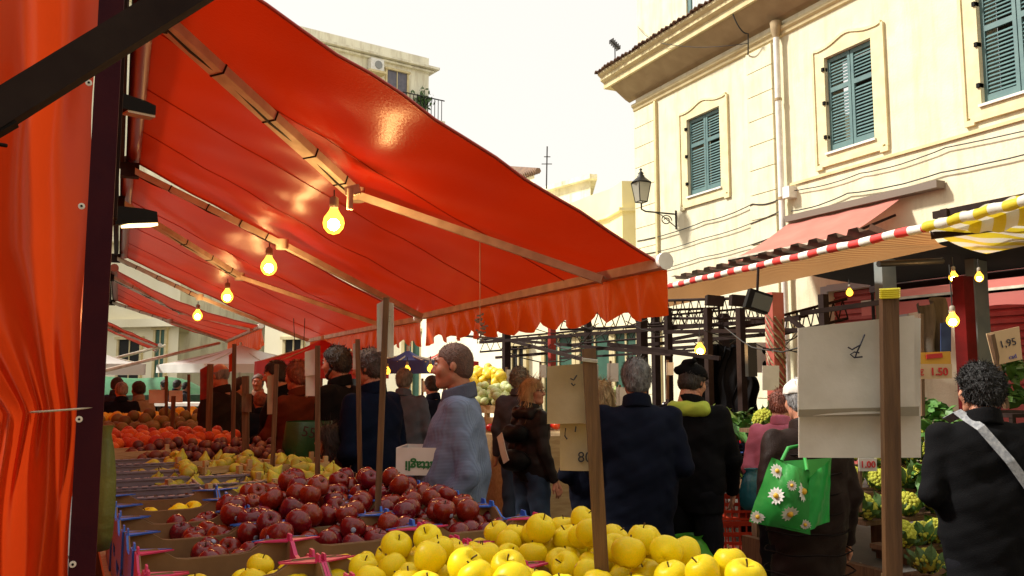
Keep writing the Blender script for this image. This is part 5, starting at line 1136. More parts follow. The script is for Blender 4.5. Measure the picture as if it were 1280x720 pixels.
# backpack of the woman
bkf = union([cap((-.06, -.19, 1.05), (.06, -.19, 1.05), .09, .09), cap((-.05, -.18, 1.27), (.05, -.18, 1.27), .08, .08)], .05)
bkt = link(bpy.data.objects.new('backpack', npmesh('backpack', [snet(lambda p: bkf(p)+wr(p, 24, .005, 2), (-.2, -.36, .9), (.2, -.05, 1.42), .014)], cloth('black_nylon', (.008, .008, .009), rough=.5))), wmn)
bkt.data.transform(Matrix.Scale(ws, 4))
ribbon([svec(p, ws) for p in (Vector((-.09, -.275, 1.26)), Vector((-.05, -.285, 1.20)), Vector((-.02, -.287, 1.12)), Vector((.02, -.285, 1.04)))], .07, .006, (0, -1, 0)).build('white_patch', M_paper, bkt)
# puffer seams
for i in range(9):
    z = .55+i*.1; rr = [.245, .24, .235, .225, .215, .205, .20, .20, .2][i]
    MB().tube([(math.cos(a)*rr*bws*1.02, math.sin(a)*rr*.80*bws, z*bws+.004*math.sin(a*6)) for a in [k*PI/14 for k in range(29)]], .004, 4).build('quilt_seam', cloth('brown_seam', (.012, .008, .007)), bwp)
# daisy shopping bag
def px_sheet(name, corners, d, m, parent, off=0, th=.004, n=10, belly=0):
    cs_ = [P(x, y, d=dd) for (x, y), dd in zip(corners, d)]
    fw = Vector((math.sin(AZ), math.cos(AZ), 0))
    def pt(u, v, s_): return cs_[0].lerp(cs_[1], u).lerp(cs_[3].lerp(cs_[2], u), v)+fw*(-belly*math.sin(PI*u)*math.sin(PI*v)+s_+off+.008*math.sin(7*u+3*v)+(.005*math.sin(19*u+11*v)+.004*math.sin(31*v-9*u))*(belly > 0))
    mb = MB(); mb.grid(lambda u, v: pt(u, v, 0), n, n); mb.grid(lambda u, v: pt(u, v, th), n, n)
    o = mb.build(name, m, parent, True, fix=False); return o, pt
M_gbag = mat('green_bag_film', (.03, .30, .05), (.02, .22, .04), .35, 6, .3, 12)
db = thing('daisy_bag', 'glossy green shopping bag printed with white daisies held by the person in the brown coat', 'bag', P(995, 660, d=3.6))
o1, pt1 = px_sheet('bag_front', [(965, 572), (1013, 590), (1012, 668), (936, 652)], [3.62, 3.56, 3.6, 3.66], M_gbag, db, belly=.04)
o2, pt2 = px_sheet('bag_side', [(1012, 598), (1040, 572), (1036, 652), (1008, 664)], [3.56, 3.62, 3.7, 3.6], mat('plain_green_film', (.02, .36, .06), None, .3, 6, .3, 9), db, belly=.015)
px_sheet('bag_back', [(963, 578), (1040, 572), (1036, 652), (938, 648)], [3.82, 3.82, 3.78, 3.8], M_gbag, db)
px_sheet('bag_bottom', [(938, 648), (1008, 664), (1036, 652), (945, 648)], [3.66, 3.6, 3.7, 3.8], M_gbag, db)
MB().tube([pt1(.25, 0, 0), P(985, 560, d=3.7), P(1003, 556, d=3.7), pt1(.9, 0, 0)], .008, 6).build('handle', M_gbag, db, True)
fw_ = Vector((math.sin(AZ), math.cos(AZ), 0)); M_dais = mat('daisy_petals', (.78, .78, .74), None, .5); M_dc = mat('daisy_centre', (.65, .38, .02), None, .5)
for (u, v, r) in ((.20, .16, .032), (.52, .30, .024), (.84, .34, .046), (.27, .52, .040), (.60, .74, .046), (.10, .90, .032), (.92, .86, .026)):
    c = pt1(u, v, -.004); eu = (pt1(min(1, u+.05), v, -.004)-pt1(u-.05, v, -.004)).normalized(); ev = (pt1(u, min(1, v+.05), -.004)-pt1(u, v-.05, -.004)).normalized()
    pm = MB()
    for k in range(13):
        a = k*2*PI/13+u*3; dr = eu*math.cos(a)+ev*math.sin(a); sd_ = eu*-math.sin(a)+ev*math.cos(a)
        pm.add([c+dr*r*.25-sd_*r*.10, c+dr*r*.6-sd_*r*.22, c+dr*r, c+dr*r*.6+sd_*r*.22, c+dr*r*.25+sd_*r*.10], [(0, 1, 2, 3, 4)])
    dz = pm.build('daisy', M_dais, o1, True, fix=False)
    MB().sphere(c-fw_*.001, r*.30, 8).build('daisy_centre', M_dc, dz, True)
# dark glove/hand over the bag
gb = bag('green_carrier_bag', 'bright green carrier bag standing on the ground behind the yellow apples', P(863, 735, d=5.0), .34, .30, .2, mat('bright_green_film', (.10, .42, .03), (.05, .3, .02), .35, 8, .4, trans=.25), 5)
bag('teal_carrier_bag', 'teal plastic bag hanging between the pink jacket and the daisy bag', P(941, 638, d=5.0), .16, .24, .12, mat('teal_film', (.015, .11, .13), (.01, .07, .09), .25, 8, .4, trans=.15), 6)
g5 = bag('green_sack', 'dark green sack printed 55 behind the pears, held by the woman in rust orange', P(384, 585, d=5.4), .30, .30, .2, mat('dark_green_film', (.015, .09, .02), (.01, .06, .015), .4, 8, .3), 7, neck=False)
text('55', .09, P(386, 541, d=5.22), Matrix.Rotation(-AZ, 4, 'Z') @ Matrix.Rotation(R(12), 4, 'Y') @ Matrix.Rotation(PI/2, 4, 'X'), mat('dark_print', (.03, .01, .01)), g5)
#@@PART4
# ------------------------------------------------------------------ right row: striped awnings, dark canopy, steel frame
def canopy(name, label, e0, e1, depth, rise, m, roll=None, rr=.04, group=None, drop=.0, inner=None):
    e0, e1 = Vector(e0), Vector(e1); t = thing(name, label, 'awning', (e0.x, e0.y, 0), 0, group)
    dv = Vector(depth)
    def f(u, v):
        p = e0.lerp(e1, u)+dv*v+Vector((0, 0, rise*v)); p.z += -.03*math.sin(PI*v)+.01*math.sin(u*30)*math.sin(PI*v); return p
    if inner is not None:
        i0, i1 = Vector(inner[0]), Vector(inner[1])
        f = lambda u, v: e0.lerp(e1, u).lerp(i0.lerp(i1, u), v)+Vector((0, 0, -.03*math.sin(PI*v)+.01*math.sin(u*30)*math.sin(PI*v)))
    MB().grid(f, 40, 8).build('canvas', m, t, True, fix=False)
    if roll: MB().tube([e0.lerp(e1, i/40)+Vector((0, .0, .004*math.sin(i*.9))) for i in range(41)], [rr*(1+.08*math.sin(i*1.7)) for i in range(41)], 12).build('rolled_edge', roll, t, True)
    return t
M_rw = stripes('red_white_stripes', (.70, .045, .04), (.78, .75, .66), .26, 1)
M_yw = stripes('yellow_white_stripes', (.72, .58, .03), (.76, .74, .66), .22, 1, trans=.3)
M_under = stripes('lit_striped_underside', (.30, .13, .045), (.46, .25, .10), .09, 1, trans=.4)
eF, eM = Vector((5.85, 8.35, 2.60)), P(1158, 284, Z=2.62)
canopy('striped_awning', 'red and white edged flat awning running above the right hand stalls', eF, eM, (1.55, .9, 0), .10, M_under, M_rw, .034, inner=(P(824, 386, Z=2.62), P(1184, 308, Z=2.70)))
eN = P(1300, 246, Z=2.66)
yw = canopy('striped_awning', 'yellow and white striped awning at the top right, drooping over its rolled edge', P(1156, 284.5, Z=2.62), eN+(eN-eM)*.6, (1.5, .6, 0), -.02, M_yw, M_yw, .036)
def fold(u, v):
    a = P(1168, 284, Z=2.66).lerp(eN+(eN-eM)*.5, u); k = math.sin(min(1, u*2.2)*PI/2)
    return a+Vector((.03*math.sin(PI*v), 0, .05-(.20*k)*v+.01*math.sin(u*40)))
MB().grid(fold, 60, 8).build('drooping_fold', M_yw, yw, True, fix=False)
# dark roof cloth over the stalls
dkc = thing('dark_canopy', 'dark cloth canopy over the right hand stalls', 'canopy', (7, 5, 0))
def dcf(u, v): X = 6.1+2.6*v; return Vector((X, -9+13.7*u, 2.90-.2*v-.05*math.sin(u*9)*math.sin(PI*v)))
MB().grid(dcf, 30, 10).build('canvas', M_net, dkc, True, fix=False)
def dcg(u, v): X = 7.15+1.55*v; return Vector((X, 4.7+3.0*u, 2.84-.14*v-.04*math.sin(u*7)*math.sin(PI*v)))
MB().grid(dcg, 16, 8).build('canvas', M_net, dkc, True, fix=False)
for y in (-4, -.2, 2.2, 4.6): MB().bar((6.0, y, 2.86), (8.75, y, 2.64), .06, .08).build('rafter', M_dark, dkc, True)
MB().bar((8.74, -9, 2.66), (8.74, 7.8, 2.66), .06, .08).build('back_beam', M_dark, dkc, True)
MB().bar((6.05, -9, 2.87), (6.05, 4.72, 2.87), .05, .06).build('front_beam', M_dark, dkc, True)
for y in (.5, 4.6, 7.6): MB().mm(8.69, 8.75, y-.03, y+.03, 0, 2.62).build('post', M_dark, dkc, True)
MB().bar(P(1165, 292, Z=2.6), P(1165, 292, Z=2.6)+Vector((1.9, -1.2, .25)), .06, .08).build('strut', M_dark, dkc, True)
# corrugated roof behind the red and white edge
cr = thing('corrugated_roof', 'rusty corrugated roof edge just above the red and white awning', 'roof', P(940, 320, Z=3.05))
a, b = P(838, 348, Z=3.35), P(1088, 283, Z=3.4); n = 60
def cf_(u, v): p = a.lerp(b, u)+Vector((1.5*v, .9*v, .12*v)); p.z += .035*(1 if (u*13) % 1 < .5 else -1)*(1-.0*v)+.12*((u*13) % 1)*0; return p
MB().grid(cf_, 26*6, 4, False).build('sheet', M_corr, cr, True, fix=False)
for k in range(2): q = a.lerp(b, .1+.8*k)+Vector((1.4, .8, .1)); MB().tube([Vector((q.x, q.y, 0)), q], .025, 6).build('post', M_dark, cr, True)
# pink awnings on the building
def wall_awning(label, y0, y1, zt, X1, z1, m, cas=True, g='faded pink awnings on the yellow building'):
    t = thing('wall_awning', label, 'awning', (FX, y0, zt), 0, g)
    def f(u, v): p = Vector((FX-.12, y0+(y1-y0)*u, zt)).lerp(Vector((X1, y0+(y1-y0)*u, z1)), v); p.z -= .05*math.sin(PI*v)-.01*math.sin(u*20+v*5); return p
    MB().grid(f, 30, 12).build('canvas', m, t, True, fix=False)
    MB().mm(FX-.22, FX-.02, y0-.75 if cas else y0, y1, zt+.02, zt+.14).build('cassette', mat('grey_brown_casing', (.16, .12, .09), None, .6), t, True)
    MB().bar((X1, y0, z1), (X1, y1, z1), .06, .07).build('front_bar', M_arm, t, True)
    def g_(u, v): return Vector((X1-.03, y0+(y1-y0)*u, z1-.20*v+.015*math.sin(u*40)*v))
    MB().grid(g_, 40, 3).build('valance', m, t, True, fix=False)
    for y in (y0+.2, y1-.2): MB().bar((FX-.05, y, zt-.25), (X1, y, z1-.03), .04, .04).build('arm', M_dark, t, True)
    return t
wall_awning('faded pink awning sloping from the wall below the middle window', 9.72, 12.32, 4.50, 10.2, 3.70, M_pinkcanvas)
wall_awning('low pink awning lit from above over the red roller shutter at the far right', 2.6, 9.0, 3.35, 9.9, 2.62, mat('pink_red_canvas', (.66, .20, .17), (.60, .16, .14), .7, 1.5, .2, 6, trans=.45), False)
tag(MB().mm(8.8, FX, 3.9, 8.9, 3.55, 3.6).build('roof_sheet', M_dark), 'thin dark sheet above the low pink awning beside the dark canopy', 'roof') if False else None
# market frame: dark posts, beams, lattice girders
fr = thing('steel_gantry', 'dark steel market frame of posts, beams and lattice girders over the right hand stalls', 'frame', (6.5, 8, 0))
def post_(x, y, h=2.75, w=.05, m=M_dark, nm='post'): MB().mm(x-w, x+w, y-w, y+w, 0, h).build(nm, m, fr, True)
PX = [(836, 9.2), (886, 8.6), (927, 7.9), (1032, 7.4)]
pts = [P(x, 450, d=d) for x, d in PX]
for (x_, d_) in PX: p = P(x_, 450, d=d_); post_(p.x, p.y, P(x_, 385 if x_ < 1000 else 368, d=d_).z, .032)
def beam(a, b, w=.045, h=.05, nm='beam', m=M_dark): MB().bar(a, b, w, h).build(nm, m, fr, True)
def lattice(a, b, h, n, m=M_dark):
    a, b = Vector(a), Vector(b); up = Vector((0, 0, h)); mb = MB(); mb.tube([a, b], .016, 5); mb.tube([a+up, b+up], .016, 5)
    for i in range(n):
        p, q = a.lerp(b, i/n), a.lerp(b, (i+1)/n); mb.tube([p, (p+q)/2+up], .007, 4, False); mb.tube([(p+q)/2+up, q], .007, 4, False)
    mb.build('lattice_girder', m, fr, True)
for (x0, y0, d0, x1, y1, d1, n) in ((830, 398, 9.4, 960, 398, 8.0, 12), (830, 412, 12, 965, 402, 11, 14), (600, 440, 14, 840, 420, 12, 16), (970, 420, 9, 1060, 398, 8.5, 8), (700, 412, 11, 900, 405, 10.5, 14)):
    lattice(P(x0, y0, d=d0), P(x1, y1, d=d1), .20, n)
for (x0, y0, d0, x1, y1, d1) in ((600, 428, 12, 1000, 398, 8), (560, 418, 15, 840, 443, 9), (620, 447, 13, 960, 418, 9), (630, 424, 13, 740, 452, 8.6), (760, 430, 8.6, 900, 448, 7.8), (830, 415, 9, 1050, 412, 7.6), (925, 452, 8, 975, 462, 7.6), (985, 396, 8, 1040, 440, 7.5), (700, 448, 16, 900, 436, 13), (840, 424, 10.5, 1010, 394, 9.5), (1000, 392, 7.2, 1100, 378, 6.9), (820, 436, 12, 930, 430, 10)):
    beam(P(x0, y0, d=d0), P(x1, y1, d=d1), .035, .04)
for x, d in ((633, 12.5), (690, 11), (803, 10.2), (820, 13), (906, 12), (735, 15)): p = P(x, 450, d=d); post_(p.x, p.y, P(0, 405, d=d).z+.15, .05 if x != 690 else .04, M_dark if x != 690 else M_rust)
# cable tangle on the frame
for k in range(16):
    x = random.uniform(620, 1040); d = random.uniform(7.6, 12); a = P(x, random.uniform(395, 440), d=d); b = P(x+random.uniform(30, 120)*random.choice((-1, 1)), random.uniform(395, 445), d=d+random.uniform(-1.5, 1))
    MB().tube([a.lerp(b, i/8)-Vector((0, 0, .12*math.sin(PI*i/8)*random.uniform(.9, 1.1))) for i in range(9)], .006, 4).build('wire', M_cable, fr, True)
# red post with a cable tangle and meters
rp = P(969, 420, d=7.4); r_ = thing('red_post', 'salmon red steel post wound with loose cables left of the largest grey board', 'post', (rp.x, rp.y, 0))
MB().mm(rp.x-.065, rp.x+.065, rp.y-.05, rp.y+.05, 0, P(969, 366, d=7.4).z).build('shaft', mat('salmon_red_paint', (.42, .10, .07), (.36, .07, .05), .5, 8, .1), r_, True)
mb = MB()
for k in range(9):
    a = Vector((rp.x, rp.y, 2.15-.02*k)); l = [a+Vector((.08*math.cos(i*.9+k), .08*math.sin(i*.9+k), -.08*i+.02*math.sin(i*k))) for i in range(9)]; mb.tube(l, .008, 4)
mb.build('cable_tangle', mat('mixed_cables', (.15, .08, .04), (.4, .35, .2), .5, 30), r_, True)
mt_ = thing('meter_box', 'white electric meter box with dark dials beside the salmon red post', 'meter', P(952, 447, d=7.6))
MB().box((0, 0, 0), (.16, .1, .27), (0, 0, -AZ)).build('casing', M_white, mt_)
for z in (.06, -.06): MB().tube([(-.0, -.06, z), (.0+.005, -.048, z)], .035, 12).build('dial', M_black, mt_)
MB().box((-.14, -.02, -.02), (.08, .1, .3), (0, 0, -AZ)).build('breaker_panel', M_iron, mt_)
t2 = P(1037, 420, d=7.2); tag(MB().tube([(t2.x, t2.y, 0), (t2.x, t2.y, 1.75)], .05, 8).build('red_pole', M_rust), 'short dark red pole behind the left edge of the largest grey board', 'pole')
rp2 = P(1207, 420, d=6.4); tag(MB().mm(rp2.x-.055, rp2.x+.055, rp2.y-.05, rp2.y+.05, 0, P(1207, 346, d=6.4).z).build('red_column', mat('deep_red_paint', (.10, .005, .005), (.06, .004, .004), .7, 6, .1, spec=.08)), 'deep red square column behind the curly-haired person', 'column')
tag(MB().tube([P(1098, 330, d=6.6), P(1178, 326, d=6.8)], .025, 8).build('grey_tube', M_iron), 'grey horizontal tube under the dark canopy', 'tube')
# floodlight under the striped awning
fl = thing('flood_light', 'dark square floodlight hanging left of the salmon red post under the awning edge', 'lamp', P(947, 377, d=7.2))
MB().box((0, 0, 0), (.20, .10, .17), (0, R(18), -AZ)).build('housing', M_black, fl); MB().box((0, -.056, -.01), (.16, .006, .13), (0, R(18), -AZ)).build('lens', M_glass, fl); MB().tube([(0, 0, .08), (.02, 0, .3)], .012, 5).build('bracket', M_dark, fl)
for (x, y, d, w) in ((893, 376, 8.5, 'left'), (924, 376, 8, 'right')): tag(MB().box(P(x, y, d=d), (.17, .12, .10), (0, R(5), -AZ)).build('dark_box', M_dark), f'dark box fitting under the striped awning, {w} of the pair left of the floodlight', 'box')
# hanging dark clothes
for i, (x, y0, y1, d, w) in enumerate(((897, 432, 520, 8.8, .30), (924, 432, 512, 8.6, .16), (938, 470, 530, 8.2, .10))):
    a = P(x, y0, d=d); hgt = a.z-P(x, y1, d=d).z; t = thing('hanging_garment', ['wide black garment hanging in the dark doorway under the frame', 'black coat hanging right of the wide garment', 'short dark bundle hanging low beside the salmon red post'][i], 'clothing', a)
    def gf(u, v): return Vector(((u-.5)*2*w*(.6+.4*min(1, v*4))+.02*math.sin(v*9), .05*math.sin(u*14+v*2), -hgt*v-.02*math.sin(u*9)))
    mb = MB(); mb.grid(gf, 24, 16); mb.grid(lambda u, v: gf(u, v)+Vector((0, .09, 0)), 24, 16); mb.build('cloth', K_black, t, fix=False)
    MB().tube([(-.1, .04, 0), (0, .04, .06), (.1, .04, 0)], .008, 5).build('hanger', M_iron, t)
# bulbs on the right
bulb(P(1191, 401, d=5.9), 'lit bulb hanging in front of the deep red column', .042, 'bare bulbs of the right hand stalls', 8, .3)
bulb(P(1192, 347, d=6.6), 'small lit bulb above the one in front of the deep red column', .035, 'bare bulbs of the right hand stalls', 3, .08)
bulb(P(1224, 347, d=7.2), 'small lit bulb right of the deep red column under the pink awning', .035, 'bare bulbs of the right hand stalls', 3, .08)
bulb(P(875, 438, d=8.0), 'lit bulb above the man in the black cap', .05, 'bare bulbs of the right hand stalls', 6, .12)
for i, (x, y, d) in enumerate(((484, 464, 9.6), (509, 462, 9.6), (538, 461, 9.4), (1062, 366, 9))): bulb(P(x, y, d=d), ['far small bulb left of the blue umbrella', 'far small bulb under the blue umbrella', 'far small bulb right under the blue umbrella', 'tiny lit bulb before the faded red roller shutter'][i], .035, 'far bulbs', 1, .06, glow=False)
# right counter, vegetables and crates
vc = thing('vegetable_counter', 'counter of tomatoes, aubergines and cabbages behind the capped man', 'counter', (5.6, 6.6, 0))
for i in range(5): MB().mm(4.75+i*.32, 4.75+i*.32+.31, 5.5, 9.2, .62+.02*i, .65+.02*i).build('board', M_wood, vc, True)
for x in (4.85, 6.2):
    for y in (5.6, 9.1): MB().mm(x-.03, x+.03, y-.03, y+.03, 0, .62).build('leg', M_wood, vc, True)
def plastic_crate(label, c, Lx, Ly, h, m, rz=0, group=None, rows=3, cols=9):
    t = thing('plastic_crate', label, 'crate', c, rz, group)
    MB().mm(-Lx/2, Lx/2, -Ly/2, Ly/2, 0, .012).build('base', m, t)
    for s in (-1, 1):
        w = MB()
        for k in range(rows+1): w.mm(-Lx/2, Lx/2, s*Ly/2-.006, s*Ly/2+.006, h*k/(rows)*.9, h*k/rows*.9+h*.10)
        for k in range(cols+1): x = -Lx/2+Lx*k/cols; w.mm(x-.006, x+.006, s*Ly/2-.0055, s*Ly/2+.0055, 0, h)
        w.mm(-Lx/2-.012, Lx/2+.012, s*(Ly/2)-.014, s*(Ly/2)+.014, h-.004, h+.014); w.build('side_panel', m, t)
        w = MB()
        for k in range(rows+1): w.mm(s*Lx/2-.006, s*Lx/2+.006, -Ly/2, Ly/2, h*k/(rows)*.9+.001, h*k/rows*.9+h*.10)
        for k in range(6): y = -Ly/2+Ly*k/5; w.mm(s*Lx/2-.0055, s*Lx/2+.0055, y-.006, y+.006, 0, h-.003)
        w.build('end_panel', m, t)
    return t
q = P(940, 690, Z=0); rzc = -R(24)
plastic_crate('lower orange-red plastic crate on the ground left of the daisy bag', (q.x, q.y+.1, 0), .56, .38, .27, M_rcrate, rzc, 'orange-red plastic crates')
plastic_crate('upper orange-red plastic crate of the stack left of the daisy bag', (q.x, q.y+.1, .29), .56, .38, .22, M_rcrate, rzc, 'orange-red plastic crates')
plastic_crate('black plastic crate on top of the orange-red crates', (q.x-.12, q.y+.14, .53), .38, .34, .30, M_bcrate, rzc, rows=6)
plastic_crate('dark blue crate under the tomatoes', (q.x-.02, q.y+.22, .85), .40, .34, .14, mat('blue_plastic', (.02, .06, .22)), rzc)
plastic_crate('dim red crate on the ground under the green vegetables at the right', (*tuple(P(1075, 712, d=5.2)[:2]), 0), .5, .36, .26, M_rcrate, rzc, 'orange-red plastic crates')
scatter(heap(46, q.x-.25, q.x+.2, q.y+.05, q.y+.42, .92, .033, lambda u, v: .10+.20*v, 20), 'tomato', me_t, 'red tomato in the pile above the dark blue crate', 'tomato', 'tomatoes of the right hand stall', 1, children=False)
scatter(heap(34, q.x+.2, q.x+.9, q.y+.15, q.y+.8, .80, .036, lambda u, v: .14+.20*v, 21), 'tomato', me_t, 'red tomato lying among dark aubergines behind the pink jacket', 'tomato', 'tomatoes among the aubergines', 1, children=False)
me_au = MB().lathe([(.001, -1), (.35, -.93), (.5, -.6), (.48, -.1), (.33, .5), (.22, .9), (.001, 1)], 12).mesh('aubergine', M_aub)
for i in range(34):
    x, y = q.x+random.uniform(-.25, 1.0), q.y+random.uniform(.45, 1.3); z = .95+.25*(y-q.y-.4)+random.uniform(0, .1)
    o = link(bpy.data.objects.new('aubergine', me_au), None, Matrix.Translation((x, y, z)) @ Euler((random.gauss(.3, .5), random.gauss(0, .6), 0)).to_matrix().to_4x4() @ Matrix.Scale(.10, 4)); tag(o, 'glossy black aubergine in the dark pile above the tomatoes', 'aubergine', 'aubergines of the right hand stall')
def leafy(name, label, c, r, m, n=60, ar=.35, cat='plant', seed=0, core=None, flat=.6, group=None):
    rr = random.Random(seed); t = thing(name, label, cat, c, 0, group); mb = MB()
    for i in range(n):
        a, b_ = rr.uniform(0, 6.28), rr.uniform(-.4, 1.4); dr = Vector((math.cos(a)*math.cos(b_), math.sin(a)*math.cos(b_), math.sin(b_)*flat)); ct = dr*r*rr.uniform(.55, 1)
        e = Euler((rr.uniform(-1, 1), rr.uniform(-1, 1), a)).to_matrix(); L = r*ar*rr.uniform(.7, 1.4)
        q5 = [(-L, 0, 0), (-L*.4, -L*.45, .15*L), (L*.5, -L*.4, .1*L), (L, 0, -.2*L), (L*.5, L*.4, .1*L), (-L*.4, L*.45, .15*L), (0, 0, .0)]
        vs = [ct+e @ Vector(v) for v in q5]; mb.add(vs, [(0, 1, 6), (1, 2, 6), (2, 3, 6), (3, 4, 6), (4, 5, 6), (5, 0, 6)], True)
    mb.build('foliage', m, t, fix=False)
    if core: MB().sphere((0, 0, 0), r*.72, 12).build('heart', core, t)
    return t
p = P(893, 527, d=7.4); leafy('cabbage', 'pale green cabbage beside the capped man', p, .17, M_lettuce, 70, .5, 'cabbage', 3, M_lettuce)
p = P(905, 590, d=6.5); leafy('herb_bunch', 'bunch of green herbs hanging over the crate left of the tomatoes', p, .13, mat('bright_herb_leaf', (.10, .22, .02), (.3, .36, .04), .5, 20), 90, .2, 'herbs', 4)
for i, (x, y, d) in enumerate(((930, 532, 7.6), (955, 540, 7.3), (915, 545, 7.2), (870, 530, 8), (1160, 520, 6.6), (1185, 540, 6.4), (1265, 470, 7.0), (1250, 500, 7), (1170, 600, 6.2))):
    leafy('leafy_vegetable', ['dark leaves at the top of the aubergine pile', 'dark leaves right of the aubergine pile', 'dark leaves between tomatoes and aubergines', 'dark leaves behind the capped man', 'dark bunch of greens above the romanescos', 'dark bunch of greens left of the curly-haired person', 'dim green foliage at the right edge under the tilted price board', 'dim leaves above the shoulder of the curly-haired person', 'dark leaves hanging low beside the romanescos'][i], P(x, y, d=d), .2, M_leaf, 80, .3, 'vegetable', 10+i)
rk_ = P(1262, 486, d=7.0); rack = thing('produce_rack', 'dark shelf rack holding dim greens at the right edge behind the tilted price board', 'rack', (rk_.x, rk_.y, 0))
for z in (.5, 1.0, rk_.z-.2): MB().mm(rk_.x-.35, rk_.x+.45, rk_.y-.25, rk_.y+.3, z-.02, z+.01).build('shelf', M_dark, rack, True)
for sx in (-.33, .43):
    for sy in (-.23, .28): MB().mm(rk_.x+sx-.015, rk_.x+sx+.015, rk_.y+sy-.015, rk_.y+sy+.015, 0, rk_.z-.2).build('leg', M_dark, rack, True)
# romanesco display
def romanesco_mesh(seed):
    rr = random.Random(seed); mb = MB(); 
    mb.sphere((0, 0, 0), .80, 10, (1, 1, .8))
    N_ = 85
    for i in range(N_):
        z = 1-1.55*i/N_; a = i*2.39996; r = math.sqrt(max(0, 1-z*z)); k = .17*rr.uniform(.7, 1.25); c = (r*math.cos(a)*.86, r*math.sin(a)*.86, z*.70)
        mb.sphere(c, k, 5, (1, 1, 1.15))
    return mb.mesh('cauliflower', M_caul)
rm = [romanesco_mesh(i) for i in range(3)]; me_cl = None
lf = MB()
rr = random.Random(4)
for i in range(9):
    a = i*2*PI/9+rr.uniform(-.2, .2); L = rr.uniform(1.1, 1.5)
    def lff(u, v, a=a, L=L): w = math.sin(min(1, v*1.1+.1)*PI)*.42; r = .55+L*.75*v; return Vector((math.cos(a)*r-math.sin(a)*(u-.5)*2*w, math.sin(a)*r+math.cos(a)*(u-.5)*2*w, -.75+1.1*v+.35*(abs(u-.5)*2)**2+.05*math.sin(v*12+i)))
    lf.grid(lff, 4, 7)
lfm = lf.mesh('outer_leaves', M_leaf)
rk = 0
names_r = []
for row in range(7):
    for c_ in range(8):
        x = 4.28+c_*.205+random.uniform(-.03, .03); y = 3.68+row*.25+random.uniform(-.03, .03); z = .42+row*.135+random.uniform(-.02, .02)
        x += .25
        m_ = Matrix.Translation((x, y, z)) @ Euler((R(-35)+random.gauss(0, .2), random.gauss(-.2, .25), random.uniform(0, 6))).to_matrix().to_4x4() @ Matrix.Scale(.088*random.uniform(.9, 1.15), 4)
        o = link(bpy.data.objects.new('cauliflower', random.choice(rm)), None, m_)
        tag(o, ['yellow green cauliflower in the lowest rows beside the curly-haired person', 'yellow green cauliflower in the upper rows beside the curly-haired person'][row > 3], 'cauliflower', 'yellow green cauliflowers, '+['lower rows', 'upper rows'][row > 3])
        link(bpy.data.objects.new('outer_leaves', lfm), o)
ds = thing('stepped_stand', 'dark stepped stand carrying the yellow green cauliflowers', 'stand', (5.2, 4.6, 0))
for row in range(7): MB().mm(4.5, 6.1, 3.64+row*.25, 3.87+row*.25, .30+row*.135, .33+row*.135).build('shelf', M_wood, ds, True)
for x in (4.55, 6.0): MB().mm(x-.03, x+.03, 3.7, 5.4, 0, .30).build('leg', M_wood, ds, True)
wp = P(1165, 730, d=4.3)
for i in range(3): wood_crate(f"pale wooden crate beside the legs of the curly-haired person, {['bottom', 'middle', 'top'][i]} of three", (wp.x+.14, wp.y+.1, .0+.17*i), .42, .30, .155, -R(20), group='stacked pale wooden crates')
# price boards of the right stalls
def vboard(name, label, corners, d, m, writing=(), cat='price sign', stakew=None, th=.006):
    cs_ = [P(x, y, d=d) for x, y in corners]; c = sum(cs_, Vector())/4; t = thing(name, label, cat, c); fw = Vector((math.sin(AZ), math.cos(AZ), 0))*th
    MB().add([*cs_, *[v+fw for v in cs_]], [(0, 1, 2, 3), (4, 7, 6, 5), (0, 4, 5, 1), (1, 5, 6, 2), (2, 6, 7, 3), (3, 7, 4, 0)]).build('board', m, t, True)
    ex = (cs_[1]-cs_[0]); ang = math.atan2(ex.z, math.hypot(ex.x, ex.y))
    for (s_, x, y, sz, im, bold) in writing:
        text(s_, sz, P(x, y, d=d-.006), Matrix.Rotation(-AZ, 4, 'Z') @ Matrix.Rotation(-ang, 4, 'Y') @ Matrix.Rotation(PI/2, 4, 'X'), im, t, bold=bold)
    return t
M_yb = mat('yellow_printed_board', (.62, .34, .03), (.55, .28, .03), .6, 8); M_cream = mat('cream_board', (.60, .42, .24), (.52, .36, .2), .7, 8)
b1 = vboard('price_board', 'yellow and cream price board reading 1.50 left of the deep red column', [(1146, 455), (1190, 455), (1190, 473), (1147, 474)], 5.6, M_cream, [('€', 1152, 466, .055, M_redink, .001), ('1.50', 1174, 465, .07, M_redink, .002)])
MB().add([P(1145, 441, d=5.6), P(1188, 439, d=5.6), P(1189, 455, d=5.6), P(1146, 455, d=5.6)]+[P(1145, 441, d=5.607), P(1188, 439, d=5.607), P(1189, 455, d=5.607), P(1146, 455, d=5.607)], [(0, 1, 2, 3), (4, 7, 6, 5), (0, 4, 5, 1), (1, 5, 6, 2), (2, 6, 7, 3), (3, 7, 4, 0)]).build('header', M_yb, b1, True)
MB().bar(P(1158, 446, d=5.59), P(1178, 444, d=5.59), .006, .03).build('printed_bar', M_redink, b1, True)
MB().bar(P(1153, 520, d=5.62), P(1151, 392, d=5.62), .03, .02, up=(0, 1, 0)).build('stake', M_wood, b1, True)
b2 = vboard('price_board', 'tilted price board with handwritten 1,95 on a stake behind the curly-haired person', [(1233, 417), (1274, 408), (1278, 449), (1243, 457)], 4.9, M_cream, [('1,95', 1260, 429, .06, M_ink, .0), ('cad', 1266, 446, .035, mat('blue_ink', (.02, .03, .3)), .0)])
MB().bar(P(1258, 510, d=4.95), P(1239, 418, d=4.88), .035, .02, up=(0, 1, 0)).build('stake', M_wood, b2, True)
b3 = vboard('price_board', 'small white price tag reading 1.00 among the yellow green cauliflowers', [(1073, 573), (1096, 573), (1096, 589), (1074, 589)], 4.75, M_paper, [('1.00', 1085, 581, .05, M_redink, .001)])
